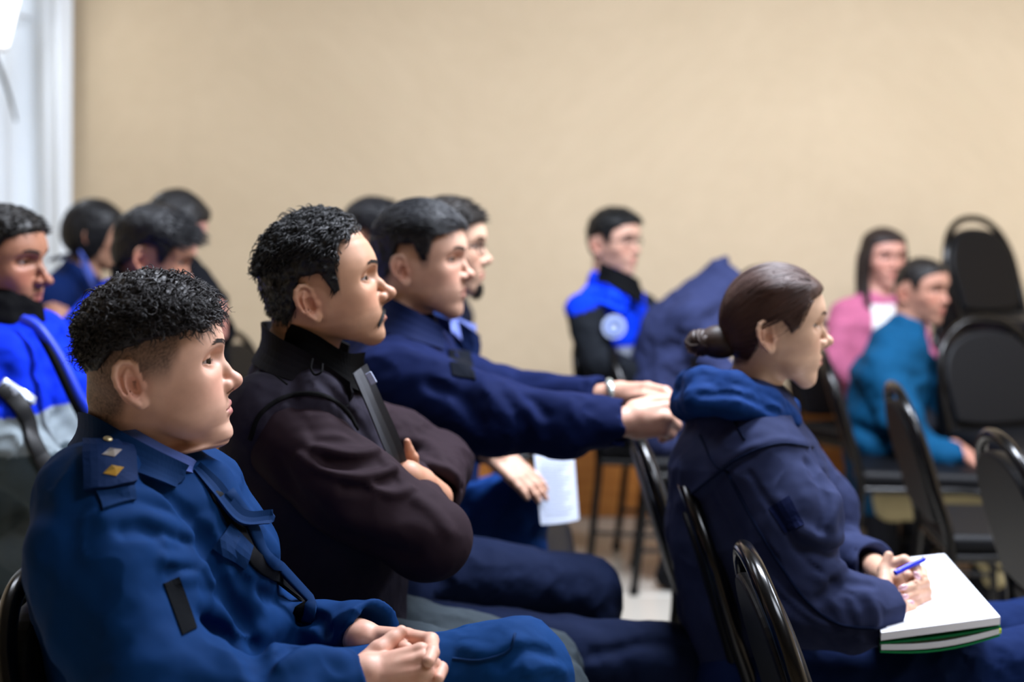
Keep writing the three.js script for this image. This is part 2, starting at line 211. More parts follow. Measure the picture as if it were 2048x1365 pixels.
function headSDF(o, neckTo) {
  const loftF = faceLoft(o), cr = o.cranium ?? 1, bk = o.back ?? 0, cran = ell([0, 0.036, 0.003 + bk / 2], [0.0765 * (o.width ?? 1), 0.0895 * cr, 0.0905 - bk / 2]), occ = ell([0, 0.008, -0.04 + bk], [0.056, 0.05, 0.044]);
  const two = (fn) => U(0.004, fn(1), fn(-1)), nz = o.nose ?? 1, nd = o.noseDrop ?? 0, nl = (o.noseOut ?? 0);
  const skull = U(0.03, cran, occ, loftF, ell([0, 0.04, 0.045], [0.064, 0.05, 0.05]));
  const soft = U(0.022,
    two((s) => cone([s * 0.014, 0.041, 0.0885], [s * 0.043, 0.045, 0.0705], 0.0085 * (o.brow ?? 1), 0.0075 * (o.brow ?? 1))),
    two((s) => ell([s * 0.0495, -0.006, 0.0555], [0.019, 0.021, 0.022])),
    ell([0, -0.054, 0.073], [0.029, 0.027, 0.0235]), two((s) => ell([s * 0.026, -0.026, 0.0715], [0.019, 0.026, 0.0165])),
    ell([0, -0.092, 0.0735 + (o.chin ?? 0)], [0.020, 0.0155, 0.0165]),
    ...(o.cheek ? [two((s) => ell([s * 0.043, -0.048, 0.043], [0.024 * o.cheek, 0.032 * o.cheek, 0.032 * o.cheek]))] : []),
    ...(o.jowl ? [ell([0, -0.103, 0.035], [0.045, 0.028 * o.jowl, 0.045])] : []));
  const neck = neckTo ? loft([[[0, -0.02, -0.022], 0.052 * (o.neck ?? 1), 0.047 * (o.neck ?? 1)], [mix3([0, -0.02, -0.022], neckTo, 0.5), 0.052 * (o.neck ?? 1), 0.050 * (o.neck ?? 1)], [neckTo, 0.062 * (o.neck ?? 1), 0.066 * (o.neck ?? 1)]].reverse(), [1, 0, 0]) : null;
  const nose = U(0.007, cone([0, 0.024, 0.0885], [0, 0.004, 0.100 + nl * 0.5], 0.0066, 0.0072), cone([0, 0.004, 0.100 + nl * 0.5], [0, -0.0145 * nz - nd, 0.1115 + nl], 0.0072, 0.0088 * nz), ell([0, -0.0155 * nz - nd, 0.1125 + nl], [0.0108 * nz, 0.0095 * nz, 0.0105 * nz]),
    two((s) => ell([s * 0.0125 * nz, -0.0195 * nz - nd * 0.6, 0.0985 + nl * 0.6], [0.0078 * nz, 0.0085 * nz, 0.0105 * nz])), cone([0, -0.024 * nz - nd, 0.108 + nl], [0, -0.030, 0.0975], 0.0042, 0.0052));
  const nostril = two((s) => ell([s * 0.0068 * nz, -0.0272 * nz - nd, 0.1035 + nl], [0.0034, 0.0042, 0.0062]));
  const L = o.lip ?? 1, up = two((s) => U(0.003, cone([s * 0.0035, -0.0465, 0.0985], [s * 0.014, -0.0495, 0.0945], 0.0047 * L, 0.004 * L), cone([s * 0.014, -0.0495, 0.0945], [s * 0.025, -0.0535, 0.0825], 0.004 * L, 0.002)));
  const low = two((s) => U(0.003, cone([0, -0.0595, 0.0965], [s * 0.012, -0.0585, 0.0935], 0.0055 * L, 0.005 * L), cone([s * 0.012, -0.0585, 0.0935], [s * 0.0245, -0.0545, 0.0825], 0.005 * L, 0.002)));
  const seam = two((s) => U(0.002, cone([0, -0.0527, 0.1045], [s * 0.013, -0.0537, 0.1], 0.0016, 0.0016), cone([s * 0.013, -0.0537, 0.1], [s * 0.0275, -0.0555, 0.0855], 0.0016, 0.0012)));
  const sock = two((s) => U(0.008, ell([s * 0.031, 0.0215, 0.0960], [0.0205, 0.0118, 0.0140]), ell([s * 0.0475, 0.0195, 0.0905], [0.014, 0.0105, 0.0185])));
  const lid = two((s) => ell([s * EYE_AT[0], EYE_AT[1], EYE_AT[2]], [EYE_R + 0.0019, EYE_R + 0.0017, EYE_R + 0.0019]));
  const bag = two((s) => cone([s * 0.021, 0.0085, 0.0835], [s * 0.040, 0.0095, 0.074], 0.003, 0.003));
  const ears = [earSDF(1, o), earSDF(-1, o)], open = o.eyeOpen ?? 1;
  const base = { f(x, y, z) { let d = smin(skull.f(x, y, z), soft.f(x, y, z), 0.018); if (neck) d = smin(d, neck.f(x, y, z), 0.022); return d; }, bb: bbOf([[0, 0.02, 0.01]], 0.16) };
  const lw = o.lower ?? 1, warp = (y) => y < -0.03 ? -0.03 + (y + 0.03) * lw : y;   // a shorter lower face
  const f = (x, y, z) => {
    y = warp(y); let d = base.f(x, y, z); if (d > 0.07) return d - 0.045;
    if (z > 0.03 && y < 0.075 && y > -0.09) {
      d = smax(d, -sock.f(x, y, z), 0.013); d = smin(d, nose.f(x, y, z), 0.0065); d = smin(d, lid.f(x, y, z), 0.004); d = smin(d, bag.f(x, y, z), 0.008);
      const ex = (Math.abs(x) - EYE_AT[0]) / 0.0148, hh = Math.max(0, 1 - ex * ex), dy = y - EYE_AT[1] + 0.0006 + 0.002 * ex * -0.6, lidTop = 0.0052 * open * hh, lidBot = 0.0040 * hh;
      if (z > EYE_AT[2] && Math.abs(ex) < 1) d = smax(d, -Math.max(dy - lidTop, -dy - lidBot) - 0.0, 0.0012);
      d = smin(d, up.f(x, y, z), 0.0042); d = smin(d, low.f(x, y, z), 0.0042); d = smax(d, -seam.f(x, y, z), 0.0022); d = smax(d, -nostril.f(x, y, z), 0.002);
    }
    for (const e of ears) if (Math.abs(x - e.c[0]) < 0.05) d = smin(d, e.f(x, y, z), 0.004);
    return d;
  };
  return { f, warp, base, skull, up, low, ears, nostril, bb: { lo: [-0.108, Math.min(-0.15, neckTo ? neckTo[1] - 0.05 : -0.15), Math.min(-0.12, neckTo ? neckTo[2] - 0.08 : 0)], hi: [0.108, 0.14, 0.135] } };
}
// hairline: height above which hair grows, as a function of z on the side of the head
const HAIRLINE = { man: table([[-0.1, -0.052], [-0.06, -0.046], [-0.04, -0.022], [-0.03, 0.012], [-0.02, 0.034], [0.012, 0.034], [0.022, 0.012], [0.027, -0.004], [0.041, -0.004], [0.046, 0.018], [0.052, 0.042], [0.064, 0.064], [0.08, 0.076], [0.1, 0.082]]),
  woman: table([[-0.1, -0.075], [-0.05, -0.06], [-0.035, -0.03], [-0.024, 0.024], [0.008, 0.034], [0.022, 0.022], [0.03, 0.006], [0.044, 0.018], [0.055, 0.05], [0.07, 0.072], [0.1, 0.082]]) };
function skinColor(H, o) {
  const s = lin(o.skin), red = lin(o.blush ?? '#c0604f'), lipc = lin(o.lips ?? '#b5605c'), hr = lin(o.hairColor ?? '#120f10'), line = o.hairline ?? HAIRLINE.man;
  return (p) => {
    p = [p[0], H.warp(p[1]), p[2]]; const [x, y, z] = p, n = fbm(x * 60, y * 60, z * 60), g = noise(x * 420, y * 420, z * 420); let c = mul(s, 1 + 0.06 * n + 0.03 * g);
    const e = Math.max(0, 1 - Math.min(...H.ears.map((q) => Math.hypot(...sub(p, q.c)))) / 0.035); c = mix3(c, red, 0.3 * sst(0, 0.6, e));
    c = mix3(c, red, 0.26 * Math.exp(-((Math.abs(x) - 0.042) ** 2 + (y + 0.012) ** 2) / 0.0006) * (z > 0.02 ? 1 : 0)); c = mix3(c, red, 0.25 * Math.exp(-(x * x + (y + 0.014) ** 2 + (z - 0.115) ** 2) / 0.00022));
    const lp = Math.min(H.up.f(x, y, z), H.low.f(x, y, z)); if (z > 0.07) c = mix3(c, lipc, 0.85 * sst(0.0016, -0.0004, lp));
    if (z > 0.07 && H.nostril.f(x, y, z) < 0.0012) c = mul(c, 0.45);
    if (o.beard) { const b = sst(-0.02, -0.05, y) * sst(-0.005, 0.03, z) * (1 - sst(0.0025, 0, lp)) * (0.75 + 0.6 * g); c = mix3(c, hr, o.beard * clamp(b)); if (y > -0.047 && y < -0.03 && z > 0.075) c = mix3(c, hr, o.beard * 0.6 * (0.7 + 0.5 * g)); }
    if (o.lash !== 0 && z > 0.06) { const ex = (Math.abs(x) - EYE_AT[0]) / 0.0148; if (Math.abs(ex) < 1.05) { const top = EYE_AT[1] - 0.0006 + 0.0052 * (o.eyeOpen ?? 1) * Math.max(0, 1 - ex * ex); if (Math.abs(y - top) < 0.0017) c = mix3(c, hr, 0.7); } }
    if (!o.bald) { const above = y - line(z), band = o.fade ?? 0.008; const d = sst(-0.004, band, above) * (0.82 + 0.28 * g + 0.12 * n) * (Math.min(H.ears[0].f(x, y, z), H.ears[1].f(x, y, z)) < 0.002 ? 0 : 1); c = mix3(c, hr, clamp(d) * (o.stubble ?? 0.9)); }
    return c;
  };
}
function eyeGeo(o) {
  const g = new THREE.SphereGeometry(EYE_R, 64, 56).rotateX(Math.PI / 2), pos = g.attributes.position, col = [], iris = lin(o.iris ?? '#2a170d');
  for (let i = 0; i < pos.count; i++) { const r = Math.hypot(pos.getX(i), pos.getY(i)), f = pos.getZ(i) > 0; col.push(...(f && r < 0.0026 ? [0.004, 0.004, 0.004] : f && r < 0.0068 ? iris : [0.4, 0.36, 0.35])); }
  g.setAttribute('color', new THREE.BufferAttribute(new Float32Array(col), 3)); return g;
}
// strands: tapering, bent hairs or locks growing from a surface; one mesh
function strands({ seed, n, root, len: L = 0.02, width = 0.0016, dir, curl = 0, turns = 1, seg = 6, color, lift = 0.3, drop = 0, hug }) {
  const R = rng(seed), pos = [], idx = [], col = [], c0 = lin(color);
  for (let k = 0; k < n; k++) {
    const q = root(R); if (!q) continue; const D = norm(add(mul(dir(q.p, q.n, R), 1), mul(q.n, lift))), l = L * (0.65 + 0.7 * R()), side = norm(cross(D, q.n)), up = norm(cross(side, D)), ph = R() * 6.28, w = width * (0.7 + 0.6 * R()), shade = 0.75 + 0.6 * R(), base = pos.length / 3, tw = turns * (0.6 + 0.8 * R());
    let prev = null;
    for (let i = 0; i <= seg; i++) {
      const t = i / seg, a = ph + tw * 6.28 * t, cr = curl * Math.min(1, t * 3); let p = mad(q.p, D, l * t); p = mad(mad(p, side, cr * (Math.cos(a) - Math.cos(ph))), up, cr * (Math.sin(a) - Math.sin(ph))); p = mad(p, [0, -1, 0], drop * t * t);
      if (hug) p = hug(p, t);
      const T = prev ? norm(sub(p, prev)) : D, s1 = norm(cross(T, Math.abs(T[1]) < 0.9 ? [0, 1, 0] : [1, 0, 0])), s2 = cross(T, s1), r = w * (1 - 0.8 * t * t); prev = p;
      for (let j = 0; j < 4; j++) { const b = j * 1.5708; pos.push(...mad(mad(p, s1, r * Math.cos(b)), s2, r * Math.sin(b))); col.push(c0[0] * shade, c0[1] * shade, c0[2] * shade); }
    }
    for (let i = 0; i < seg; i++) for (let j = 0; j < 4; j++) { const a = base + i * 4 + j, b = base + i * 4 + (j + 1) % 4; idx.push(a, b + 4, b, a, a + 4, b + 4); }
  }
  return geo(pos, idx, col);
}
function march(f, o, d, t0 = 0.2) { let t = t0; for (let i = 0; i < 60; i++) { const p = mad(o, d, t), v = f(...p); if (Math.abs(v) < 0.0004) break; t -= v * 0.8; if (t < 0) break; } return mad(o, d, t); }   // from outside inwards along -d
const mergeG = (l) => mergeGeometries(l.map((g) => { const q = g.index ? g.toNonIndexed() : g; for (const k of Object.keys(q.attributes)) if (!['position', 'normal', 'color'].includes(k)) q.deleteAttribute(k); return q; }));
// a head with face, eyes, brows and hair; returns the skin geometry in world space
function makeHead(o, neckBase, parent, cell = 0.003) {
  const fr = o.fr, H = headSDF(o, neckBase ? fr.inv(neckBase) : null), line = o.hairline ?? HAIRLINE.man, hr = o.hairColor ?? '#120f10';
  const skin = meshOf(H, cell, skinColor(H, o)).applyMatrix4(fr.m);
  const gz = o.gaze ?? [0, 0];
  for (const s of [1, -1]) { const g = eyeGeo(o).rotateX(-gz[1]).rotateY(gz[0]).translate(s * EYE_AT[0], EYE_AT[1], EYE_AT[2]).applyMatrix4(fr.m); part('eye', g, M.eye, parent); }
  // brows
  if (o.brows !== 0) {
    for (const s of [1, -1]) { const R0 = (R) => { const t = R(), x = mix(0.011, 0.047, t), y = 0.0382 + 0.006 * Math.sin(t * 2.2) + (R() - 0.5) * 0.0065 * (1 - 0.55 * t) + (o.browY ?? 0), p = march(H.f, [s * x, y, 0.02], [0, 0, 1], 0.12); return { p, n: grad(H.f, p) }; };
    const g = strands({ seed: 5, n: (o.brows ?? 260) >> 1, root: R0, len: 0.0085, width: 0.00045, seg: 3, lift: 0.12, color: hr, dir: (p) => norm([Math.sign(p[0]) * 1, 0.35 - 9 * Math.max(0, Math.abs(p[0]) - 0.025), -0.6]) });
    part('eyebrow', g.applyMatrix4(fr.m), M.hair, parent); }
  }
  if (o.moustache) {
    const R0 = (R) => { const s = R() < 0.5 ? 1 : -1, t = R(), x = mix(0.002, 0.031, t), y = -0.0385 - 0.020 * t * t + (R() - 0.5) * 0.006, p = march(H.f, [s * x, y, 0.02], [0, 0, 1], 0.12); return { p, n: grad(H.f, p) }; };
    part('moustache', strands({ seed: 8, n: 700, root: R0, len: 0.009, width: 0.0006, seg: 3, lift: 0.15, color: hr, dir: (p) => norm([Math.sign(p[0]) * 0.8, -0.9, -0.3]) }).applyMatrix4(fr.m), M.hair, parent);
  }
  if (o.hair) {
    const top = o.hair.top ?? 0.018, sideT = o.hair.side ?? 0.006, y0 = o.hair.from ?? 0, lump = o.hair.lump ?? 0.003, fq = o.hair.freq ?? 55;
    const sk = H.skull.f, thick = (x, y, z) => { const up = sst(0.0, 0.1, y + 0.25 * (o.hair.frontUp ?? 0) * z); return mix(sideT, top, up) * mix(1, o.hair.front ?? 0.5, sst(0.05, 0.1, z)); };
    const full = (x, y, z) => sk(x, y, z) - thick(x, y, z);
    const cap = { f(x, y, z) { const d = sk(x, y, z), t = thick(x, y, z); let v = d - t - lump * (fbm(x * fq, y * fq, z * fq) + 0.35 * noise(x * fq * 3, y * fq * 3, z * fq * 3)); const ln = (o.hair.line ?? line)(z) + y0 * sst(0.075, 0.045, z) - (o.hair.fringe ?? 0) * sst(0.06, 0.085, z); v = smax(v, (ln - y) + 0.003 * noise(x * 90, y * 90, z * 90), 0.012); return smax(v, -d - 0.006, 0.004); }, bb: { lo: [-0.115, -0.12, -0.135], hi: [0.115, 0.175, 0.14] } };
    const gl = [meshOf(cap, Math.max(0.0034, cell), (p) => mul(lin(hr), 0.8 + 0.35 * (0.5 + noise(p[0] * 160, p[1] * 160, p[2] * 160)))).applyMatrix4(fr.m)];
    for (const st of o.hair.strands ?? []) {
      const root = (R) => { for (let k = 0; k < 20; k++) { const d = norm([R() * 2 - 1, R() * 2 - 1, R() * 2 - 1]), c = [0, 0.03, 0], p = march(cap.f, c, d, 0.2); if (st.where && !st.where(p, R)) continue; if (cap.f(...p) > 0.002 || p[1] < (o.hair.line ?? line)(p[2]) + y0 * sst(0.075, 0.045, p[2])) continue; return { p: mad(p, d, -0.003), n: grad(cap.f, p, 0.006) }; } return null; };
      if (st.hug) { const h0 = st.hug === true ? 0.0008 : st.hug; st.hug = (p, t) => { return mad(p, grad(full, p, 0.006), h0 * Math.sin(Math.PI * clamp(t, 0.05, 1)) - full(...p)); }; }
      gl.push(strands({ color: hr, ...st, root }).applyMatrix4(fr.m));
    }
    for (const e of o.hair.extra ? o.hair.extra(cap, H) : []) gl.push(e.applyMatrix4(fr.m));
    part('hair', mergeG(gl), M.hair, parent);
  }
  return { skin, H, fr };
}
const colorGeo = (g, c) => { g.setAttribute('color', new THREE.BufferAttribute(new Float32Array(g.attributes.position.count * 3).map((_, k) => c[k % 3]), 3)); return g; };
// ------------------------------------------------------------------ the room
const WALL_Z = -6.05, LEFT_X = -3.4, RIGHT_X = 4.6, REAR_Z = 2.6;
function noiseTex(size, fn, srgb = true) { const d = new Uint8Array(size * size * 4); for (let j = 0; j < size; j++) for (let i = 0; i < size; i++) { const c = fn(i / size, j / size); for (let k = 0; k < 3; k++) d[(j * size + i) * 4 + k] = clamp(c[k]) * 255; d[(j * size + i) * 4 + 3] = 255; } const t = new THREE.DataTexture(d, size, size); t.wrapS = t.wrapT = THREE.RepeatWrapping; t.magFilter = THREE.LinearFilter; t.minFilter = THREE.LinearMipmapLinearFilter; t.generateMipmaps = true; if (srgb) t.colorSpace = THREE.SRGBColorSpace; t.needsUpdate = true; return t; }
const per = (u, v, f) => { const a = u * 6.2832, b = v * 6.2832, r = f / 6.2832; return noise(Math.cos(a) * r + 5, Math.sin(a) * r + Math.cos(b) * r, Math.sin(b) * r); };
const wallTex = noiseTex(512, (u, v) => { const n = 0.012 * per(u, v, 8) + 0.010 * per(u, v, 40); return [0.81 + n, 0.733 + n, 0.615 + n]; });
const wallBump = noiseTex(512, (u, v) => { const n = 0.5 + 0.22 * per(u, v, 120) + 0.2 * per(u, v, 50); return [n, n, n]; }, false);
for (const t of [wallTex, wallBump]) t.repeat.set(3, 1.4);
const wallM = std(0xffffff, 0.85, { map: wallTex, bumpMap: wallBump, bumpScale: 0.0012 });
struct('wall_back', box(RIGHT_X - LEFT_X, CEIL, 0.15, (RIGHT_X + LEFT_X) / 2, CEIL / 2, WALL_Z - 0.075), wallM);
struct('wall_left', box(0.15, CEIL, REAR_Z - WALL_Z, LEFT_X - 0.075, CEIL / 2, (REAR_Z + WALL_Z) / 2), wallM);
struct('wall_right', box(0.15, CEIL, REAR_Z - WALL_Z, RIGHT_X + 0.075, CEIL / 2, (REAR_Z + WALL_Z) / 2), wallM);
struct('wall_rear', box(RIGHT_X - LEFT_X, CEIL, 0.15, (RIGHT_X + LEFT_X) / 2, CEIL / 2, REAR_Z + 0.075), wallM);
struct('ceiling', box(RIGHT_X - LEFT_X + 0.3, 0.12, REAR_Z - WALL_Z + 0.3, (RIGHT_X + LEFT_X) / 2, CEIL + 0.06, (REAR_Z + WALL_Z) / 2), std(0x8f8a80, 0.9));
const woodTex = noiseTex(256, (u, v) => { const g = 0.5 + 0.5 * Math.sin(60 * (v + 0.03 * per(u, v, 3)) ), n = 0.05 * g + 0.05 * per(u, v, 14); return [0.66 + n, 0.41 + n, 0.18 + n * 0.7]; });
woodTex.repeat.set(6, 1);
struct('baseboard_back', box(RIGHT_X - LEFT_X, 0.54, 0.03, (RIGHT_X + LEFT_X) / 2, 0.27, WALL_Z + 0.015), std(0xffffff, 0.4, { map: woodTex }));
// floor of pale tiles with recessed joints
{
  const bed = struct('floor', box(RIGHT_X - LEFT_X, 0.1, REAR_Z - WALL_Z, (RIGHT_X + LEFT_X) / 2, -0.054, (REAR_Z + WALL_Z) / 2), std(0x6f6a63, 0.9));
  const tile = new RoundedBoxGeometry(0.392, 0.012, 0.392, 1, 0.003), tm = [0xb9b4aa, 0xb3ada2, 0xbfbab0].map((c) => std(c, 0.22)), R = rng(4);
  for (let i = 0; i < 20; i++) for (let j = 0; j < 15; j++) { const t = part('floor_tile', tile, tm[Math.floor(R() * 3)], bed); t.position.set(LEFT_X + 0.2 + i * 0.4, -0.006, WALL_Z + 0.23 + j * 0.4); }
  struct('floor_strip', box(RIGHT_X - LEFT_X, 0.004, REAR_Z + 0.02, (RIGHT_X + LEFT_X) / 2, -0.002, REAR_Z / 2), tm[0]).name = 'trim_1';
}
// ceiling panels
LAMPS.forEach(([x, z, w, d, e], i) => {
  const t = thing('ceiling_light', ['recessed white ceiling light panel above the second row of chairs', 'added white fill light panel on the ceiling nearest the camera', 'white ceiling light panel nearest the curtain', 'white ceiling light panel above the stacked chairs'][i], 'ceiling light', 'ceiling light panels');
  t.position.set(x, CEIL, z);
  const fm = std(0xf0f0f0, 0.5);
  for (const s of [-1, 1]) { part('frame', box(w + 0.08, 0.04, 0.04, 0, -0.02, s * (d / 2 + 0.02)), fm, t); part('frame', box(0.04, 0.04, d, s * (w / 2 + 0.02), -0.02, 0), fm, t); }
  part('diffuser', box(w, 0.01, d, 0, -0.012, 0), new THREE.MeshStandardMaterial({ color: 0xffffff, emissive: LAMP_COLOR, emissiveIntensity: 2 }), t);
  const l = new THREE.RectAreaLight(LAMP_COLOR, e, w, d); l.position.set(0, -0.045, 0); l.rotation.x = -Math.PI / 2; l.castShadow = true; t.add(l);
});
// white curtain by the back wall: hanging folds, wavering edge
function curtain(x0, x1, lean, z, seed, label) {
  const t = thing('curtain', label, 'curtain'), n = 150, m = 24, grid = [], ph = seed * 1.7;
  for (let j = 0; j <= m; j++) { const row = [], v = j / m, y = mix(3.0, 0.06, v); for (let i = 0; i <= n; i++) { const u = i / n, x = mix(x0, x1, u) - lean * v, a = u * 46 + ph + 0.6 * Math.sin(v * 2 + u * 9), dz = 0.045 * Math.sin(a) + 0.02 * Math.sin(a * 2.3 + 1 + v), p = [x + 0.012 * Math.cos(a), y, z + dz * (0.7 + 0.3 * v)], e = 0.045 * Math.cos(a) * 46 / (x1 - x0); row.push({ p, n: norm([-e, 0, 1]) }); } grid.push(row); }
  part('drape', sheet(grid, 0.0012), std(0xf0f7fc, 0.85), t);
  part('rod', new THREE.CylinderGeometry(0.012, 0.012, x1 - x0 + 0.2, 12).rotateZ(Math.PI / 2).translate((x0 + x1) / 2, 3.02, z), std(0xcfcfcf, 0.3), t);
}
curtain(-3.3, -1.80, 0.09, WALL_Z + 0.12, 1, 'white curtain in long folds at the left end of the tan wall');

// ------------------------------------------------------------------ banquet chairs with arched backs
const CH = {};
{
  const H = 0.865, arch = (w, y0, y1) => { const s = new THREE.Shape(), r = w; s.moveTo(-w * 0.88, y0); s.lineTo(-w, mix(y0, y1, 0.45)); s.bezierCurveTo(-w, mix(y0, y1, 0.8), -w * 0.68, y1, 0, y1); s.bezierCurveTo(w * 0.68, y1, w, mix(y0, y1, 0.8), w, mix(y0, y1, 0.45)); s.lineTo(w * 0.88, y0); s.bezierCurveTo(w * 0.5, y0 - 0.02, -w * 0.5, y0 - 0.02, -w * 0.88, y0); return s; };
  const lean = (y) => -0.2 - 0.30 * Math.max(0, y - 0.44) + 0.1 * Math.max(0, 0.44 - y) * -1;
  const bend = (g) => { const p = g.attributes.position; for (let i = 0; i < p.count; i++) p.setX(i, p.getX(i) + lean(p.getY(i))); g.computeVertexNormals(); return g; };
  CH.pad = bend(new THREE.ExtrudeGeometry(arch(0.178, 0.53, H - 0.045), { depth: 0.022, bevelEnabled: true, bevelThickness: 0.012, bevelSize: 0.012, bevelSegments: 4, curveSegments: 14, steps: 1 }).translate(0, 0, -0.011).rotateY(Math.PI / 2));
  CH.frame = tube([[lean(0), 0.012, 0.19], [lean(0.25), 0.25, 0.198], [lean(0.46), 0.46, 0.2], [lean(0.62), 0.62, 0.205], [lean(0.74), 0.74, 0.19], [lean(0.82), 0.82, 0.14], [lean(H), H, 0.06], [lean(H), H, -0.06], [lean(0.82), 0.82, -0.14], [lean(0.74), 0.74, -0.19], [lean(0.62), 0.62, -0.205], [lean(0.46), 0.46, -0.2], [lean(0.25), 0.25, -0.198], [lean(0), 0.012, -0.19]], 0.0145, 90, 12);
  CH.leg = (s) => tube([[-0.19, 0.43, 0.2 * s], [0.0, 0.435, 0.205 * s], [0.17, 0.435, 0.205 * s], [0.215, 0.41, 0.205 * s], [0.225, 0.2, 0.205 * s], [0.235, 0.012, 0.205 * s]], 0.0125, 40, 10);
  CH.legs = [CH.leg(1), CH.leg(-1)];
  CH.seat = new RoundedBoxGeometry(0.43, 0.06, 0.41, 4, 0.026).translate(0.005, 0.465, 0);
  CH.rail = (x, y) => new THREE.CylinderGeometry(0.009, 0.009, 0.4, 10).rotateX(Math.PI / 2).translate(x, y, 0);
  CH.rails = [CH.rail(0.2, 0.425), CH.rail(-0.2, 0.43), CH.rail(0.226, 0.18)];
  CH.side = [1, -1].map((s) => tube([[lean(0.16), 0.16, 0.195 * s], [0.0, 0.17, 0.205 * s], [0.226, 0.16, 0.205 * s]], 0.008, 10, 8));
  CH.foot = new THREE.CylinderGeometry(0.017, 0.018, 0.024, 12);
}
function chair(x, z, turn, label, y = 0, group = 'black banquet chairs') {
  const t = thing('banquet_chair', label, 'chair', group); t.position.set(x, y, z); t.rotation.y = turn * Math.PI / 180;
  part('seat', CH.seat, M.vinyl, t); part('backrest', CH.pad, M.vinyl, t); part('back_frame', CH.frame, M.metal, t);
  for (const g of CH.legs) part('front_leg', g, M.metal, t);
  for (const g of CH.rails) part('stretcher', g, M.metal, t); for (const g of CH.side) part('stretcher', g, M.metal, t);
  for (const [a, b] of [[0.235, 0.205], [0.235, -0.205], [-0.244, 0.19], [-0.244, -0.19]]) { const f = part('foot', CH.foot, M.vinyl, t); f.position.set(a, 0.012, b); }
  return t;
}
const chairAt = (px, d, turn, label, y, g) => { const p = P(px, 700, d); return chair(p[0] + 0.33, -d, turn, label, y, g); };   // px: where the top of its back shows
// glowing tube added for a bright curtain gap, and a dark cord, left edge
{
  const t = thing('glow_streak', 'added glowing tube for the bright gap at the curtain, top left corner', 'light_streak'), a = P(34, -30, 5.6), b = P(4, 92, 5.6), c = mix3(a, b, 0.5);
  part('tube', tube([a, c, b], 0.022, 12, 14), new THREE.MeshStandardMaterial({ color: 0xffffff, emissive: 0xf4f8ff, emissiveIntensity: 1.6 }), t);
  for (const p of [a, b]) part('end_cap', new THREE.SphereGeometry(0.024, 14, 10).translate(...p), std(0xe8e8e8, 0.5), t);
  part('bracket', tube([c, add(c, [-0.02, 0.02, -0.15]), add(c, [-0.03, 0.03, -0.34])], 0.008, 8, 8), std(0xd0d4d8, 0.5), t);
  const l = new THREE.PointLight(0xf4f8ff, 0.6); l.position.set(c[0], c[1], c[2] + 0.05); l.castShadow = true; t.add(l);
  const d = thing('cord', 'thin dark cord hanging against the curtain at the left edge', 'cord');
  part('cord_line', tube([P(-30, 60, 5.75), P(2, 145, 5.75), P(20, 195, 5.75), P(32, 243, 5.75)], (u) => 0.012 * (1 - 0.6 * u), 16, 8), std(0x2c2a18, 0.8), d);
}
// ------------------------------------------------------------------ people: shared builders
const Z = [0, 0, 1], V4 = (q) => P(q[0], q[1], q[2]);
const headingL = (deg) => { const a = deg * Math.PI / 180; return [-Math.sin(a), 0, Math.cos(a)]; };   // sideways axis of a torso that faces this heading
function upper({ spine, L = Z, arms = [], k = 0.05, extra = [] }) {
  const body = loft(spine.map(([x, y, d, a, b]) => [P(x, y, d), a, b]), L);
  const limbs = arms.map((a) => { const pts = a.map(V4), rs = a.map((q) => q[3]); return chain(pts, rs, 0.03); });
  const s = U(k, body, ...limbs, ...extra);
  let out = s; arms.forEach((a) => { if (a.cuff === false) return; const n = a.length, w = V4(a[n - 1]), e = V4(a[n - 2]), D = norm(sub(w, e)), r = a[n - 1][3]; out = cutBy(out, cone(mad(w, D, r - 0.05), mad(w, D, r + 0.1), r - 0.007, r + 0.0), 0.004); const far = mad(w, D, 0.004); const o2 = out; out = { f: (x, y, z) => { const d = o2.f(x, y, z), q = [x - far[0], y - far[1], z - far[2]], h = dot(q, D); return len(q) < r + 0.09 ? smax(d, h, 0.006) : d; }, bb: s.bb }; });
  return out;
}
function legs(l, k = 0.03) { return U(k, ...l.map((q) => chain(q.map((v) => v.length === 4 && v[3] > 0 ? V4(v) : v.slice(0, 3)), q.map((v) => Math.abs(v[3])), 0.03))); }
// a leg: hip and knee read off the photograph, then straight down to a foot on the floor
function leg(hip, knee, fwd = 0.03, r = 0.055, L = Z) { const k = V4(knee), F = norm(cross([0, 1, 0], L)); return { sdf: chain([V4(hip), k, [k[0] + F[0] * fwd, 0.10, k[2] + F[2] * fwd]], [hip[3], knee[3], r], 0.03), foot: [k[0] + F[0] * fwd, 0, k[2] + F[2] * fwd], F }; }
function shoes(t, ls) { for (const l of ls) { const [x, , z] = l.foot, F = l.F, at = (a, y) => [x + F[0] * a, y, z + F[2] * a], s = U(0.03, cone(at(-0.05, 0.045), at(0.08, 0.045), 0.042, 0.044), cone(at(0.08, 0.04), at(0.17, 0.032), 0.042, 0.034), cone(at(-0.04, 0.05), at(-0.03, 0.12), 0.044, 0.048)); part('shoe', meshOf({ f: (a, b, c) => smax(s.f(a, b, c), 0.002 - b, 0.006), bb: s.bb }, 0.012, () => [0.01, 0.01, 0.012]), M.cloth, t); } }
const plain = (hex, amt = 0.06) => { const c = lin(hex); return (p) => mul(c, 1 + amt * noise(p[0] * 90, p[1] * 90, p[2] * 90) + amt * noise(p[0] * 14, p[1] * 14, p[2] * 14)); };
function inner(list, cell = 0.028, off = 0.022) { const s = U(0.03, ...list.map((g) => ({ f: (x, y, z) => g.f(x, y, z) + off, bb: g.bb }))); return s; }
function bodyMesh(t, pieces, hidden, skin) {   // head, hands and the body under the clothes in one mesh
  const l = [...pieces]; if (hidden) l.push(meshOf(hidden, 0.03, () => lin(skin))); return part('body', mergeG(l), M.skin, t);
}
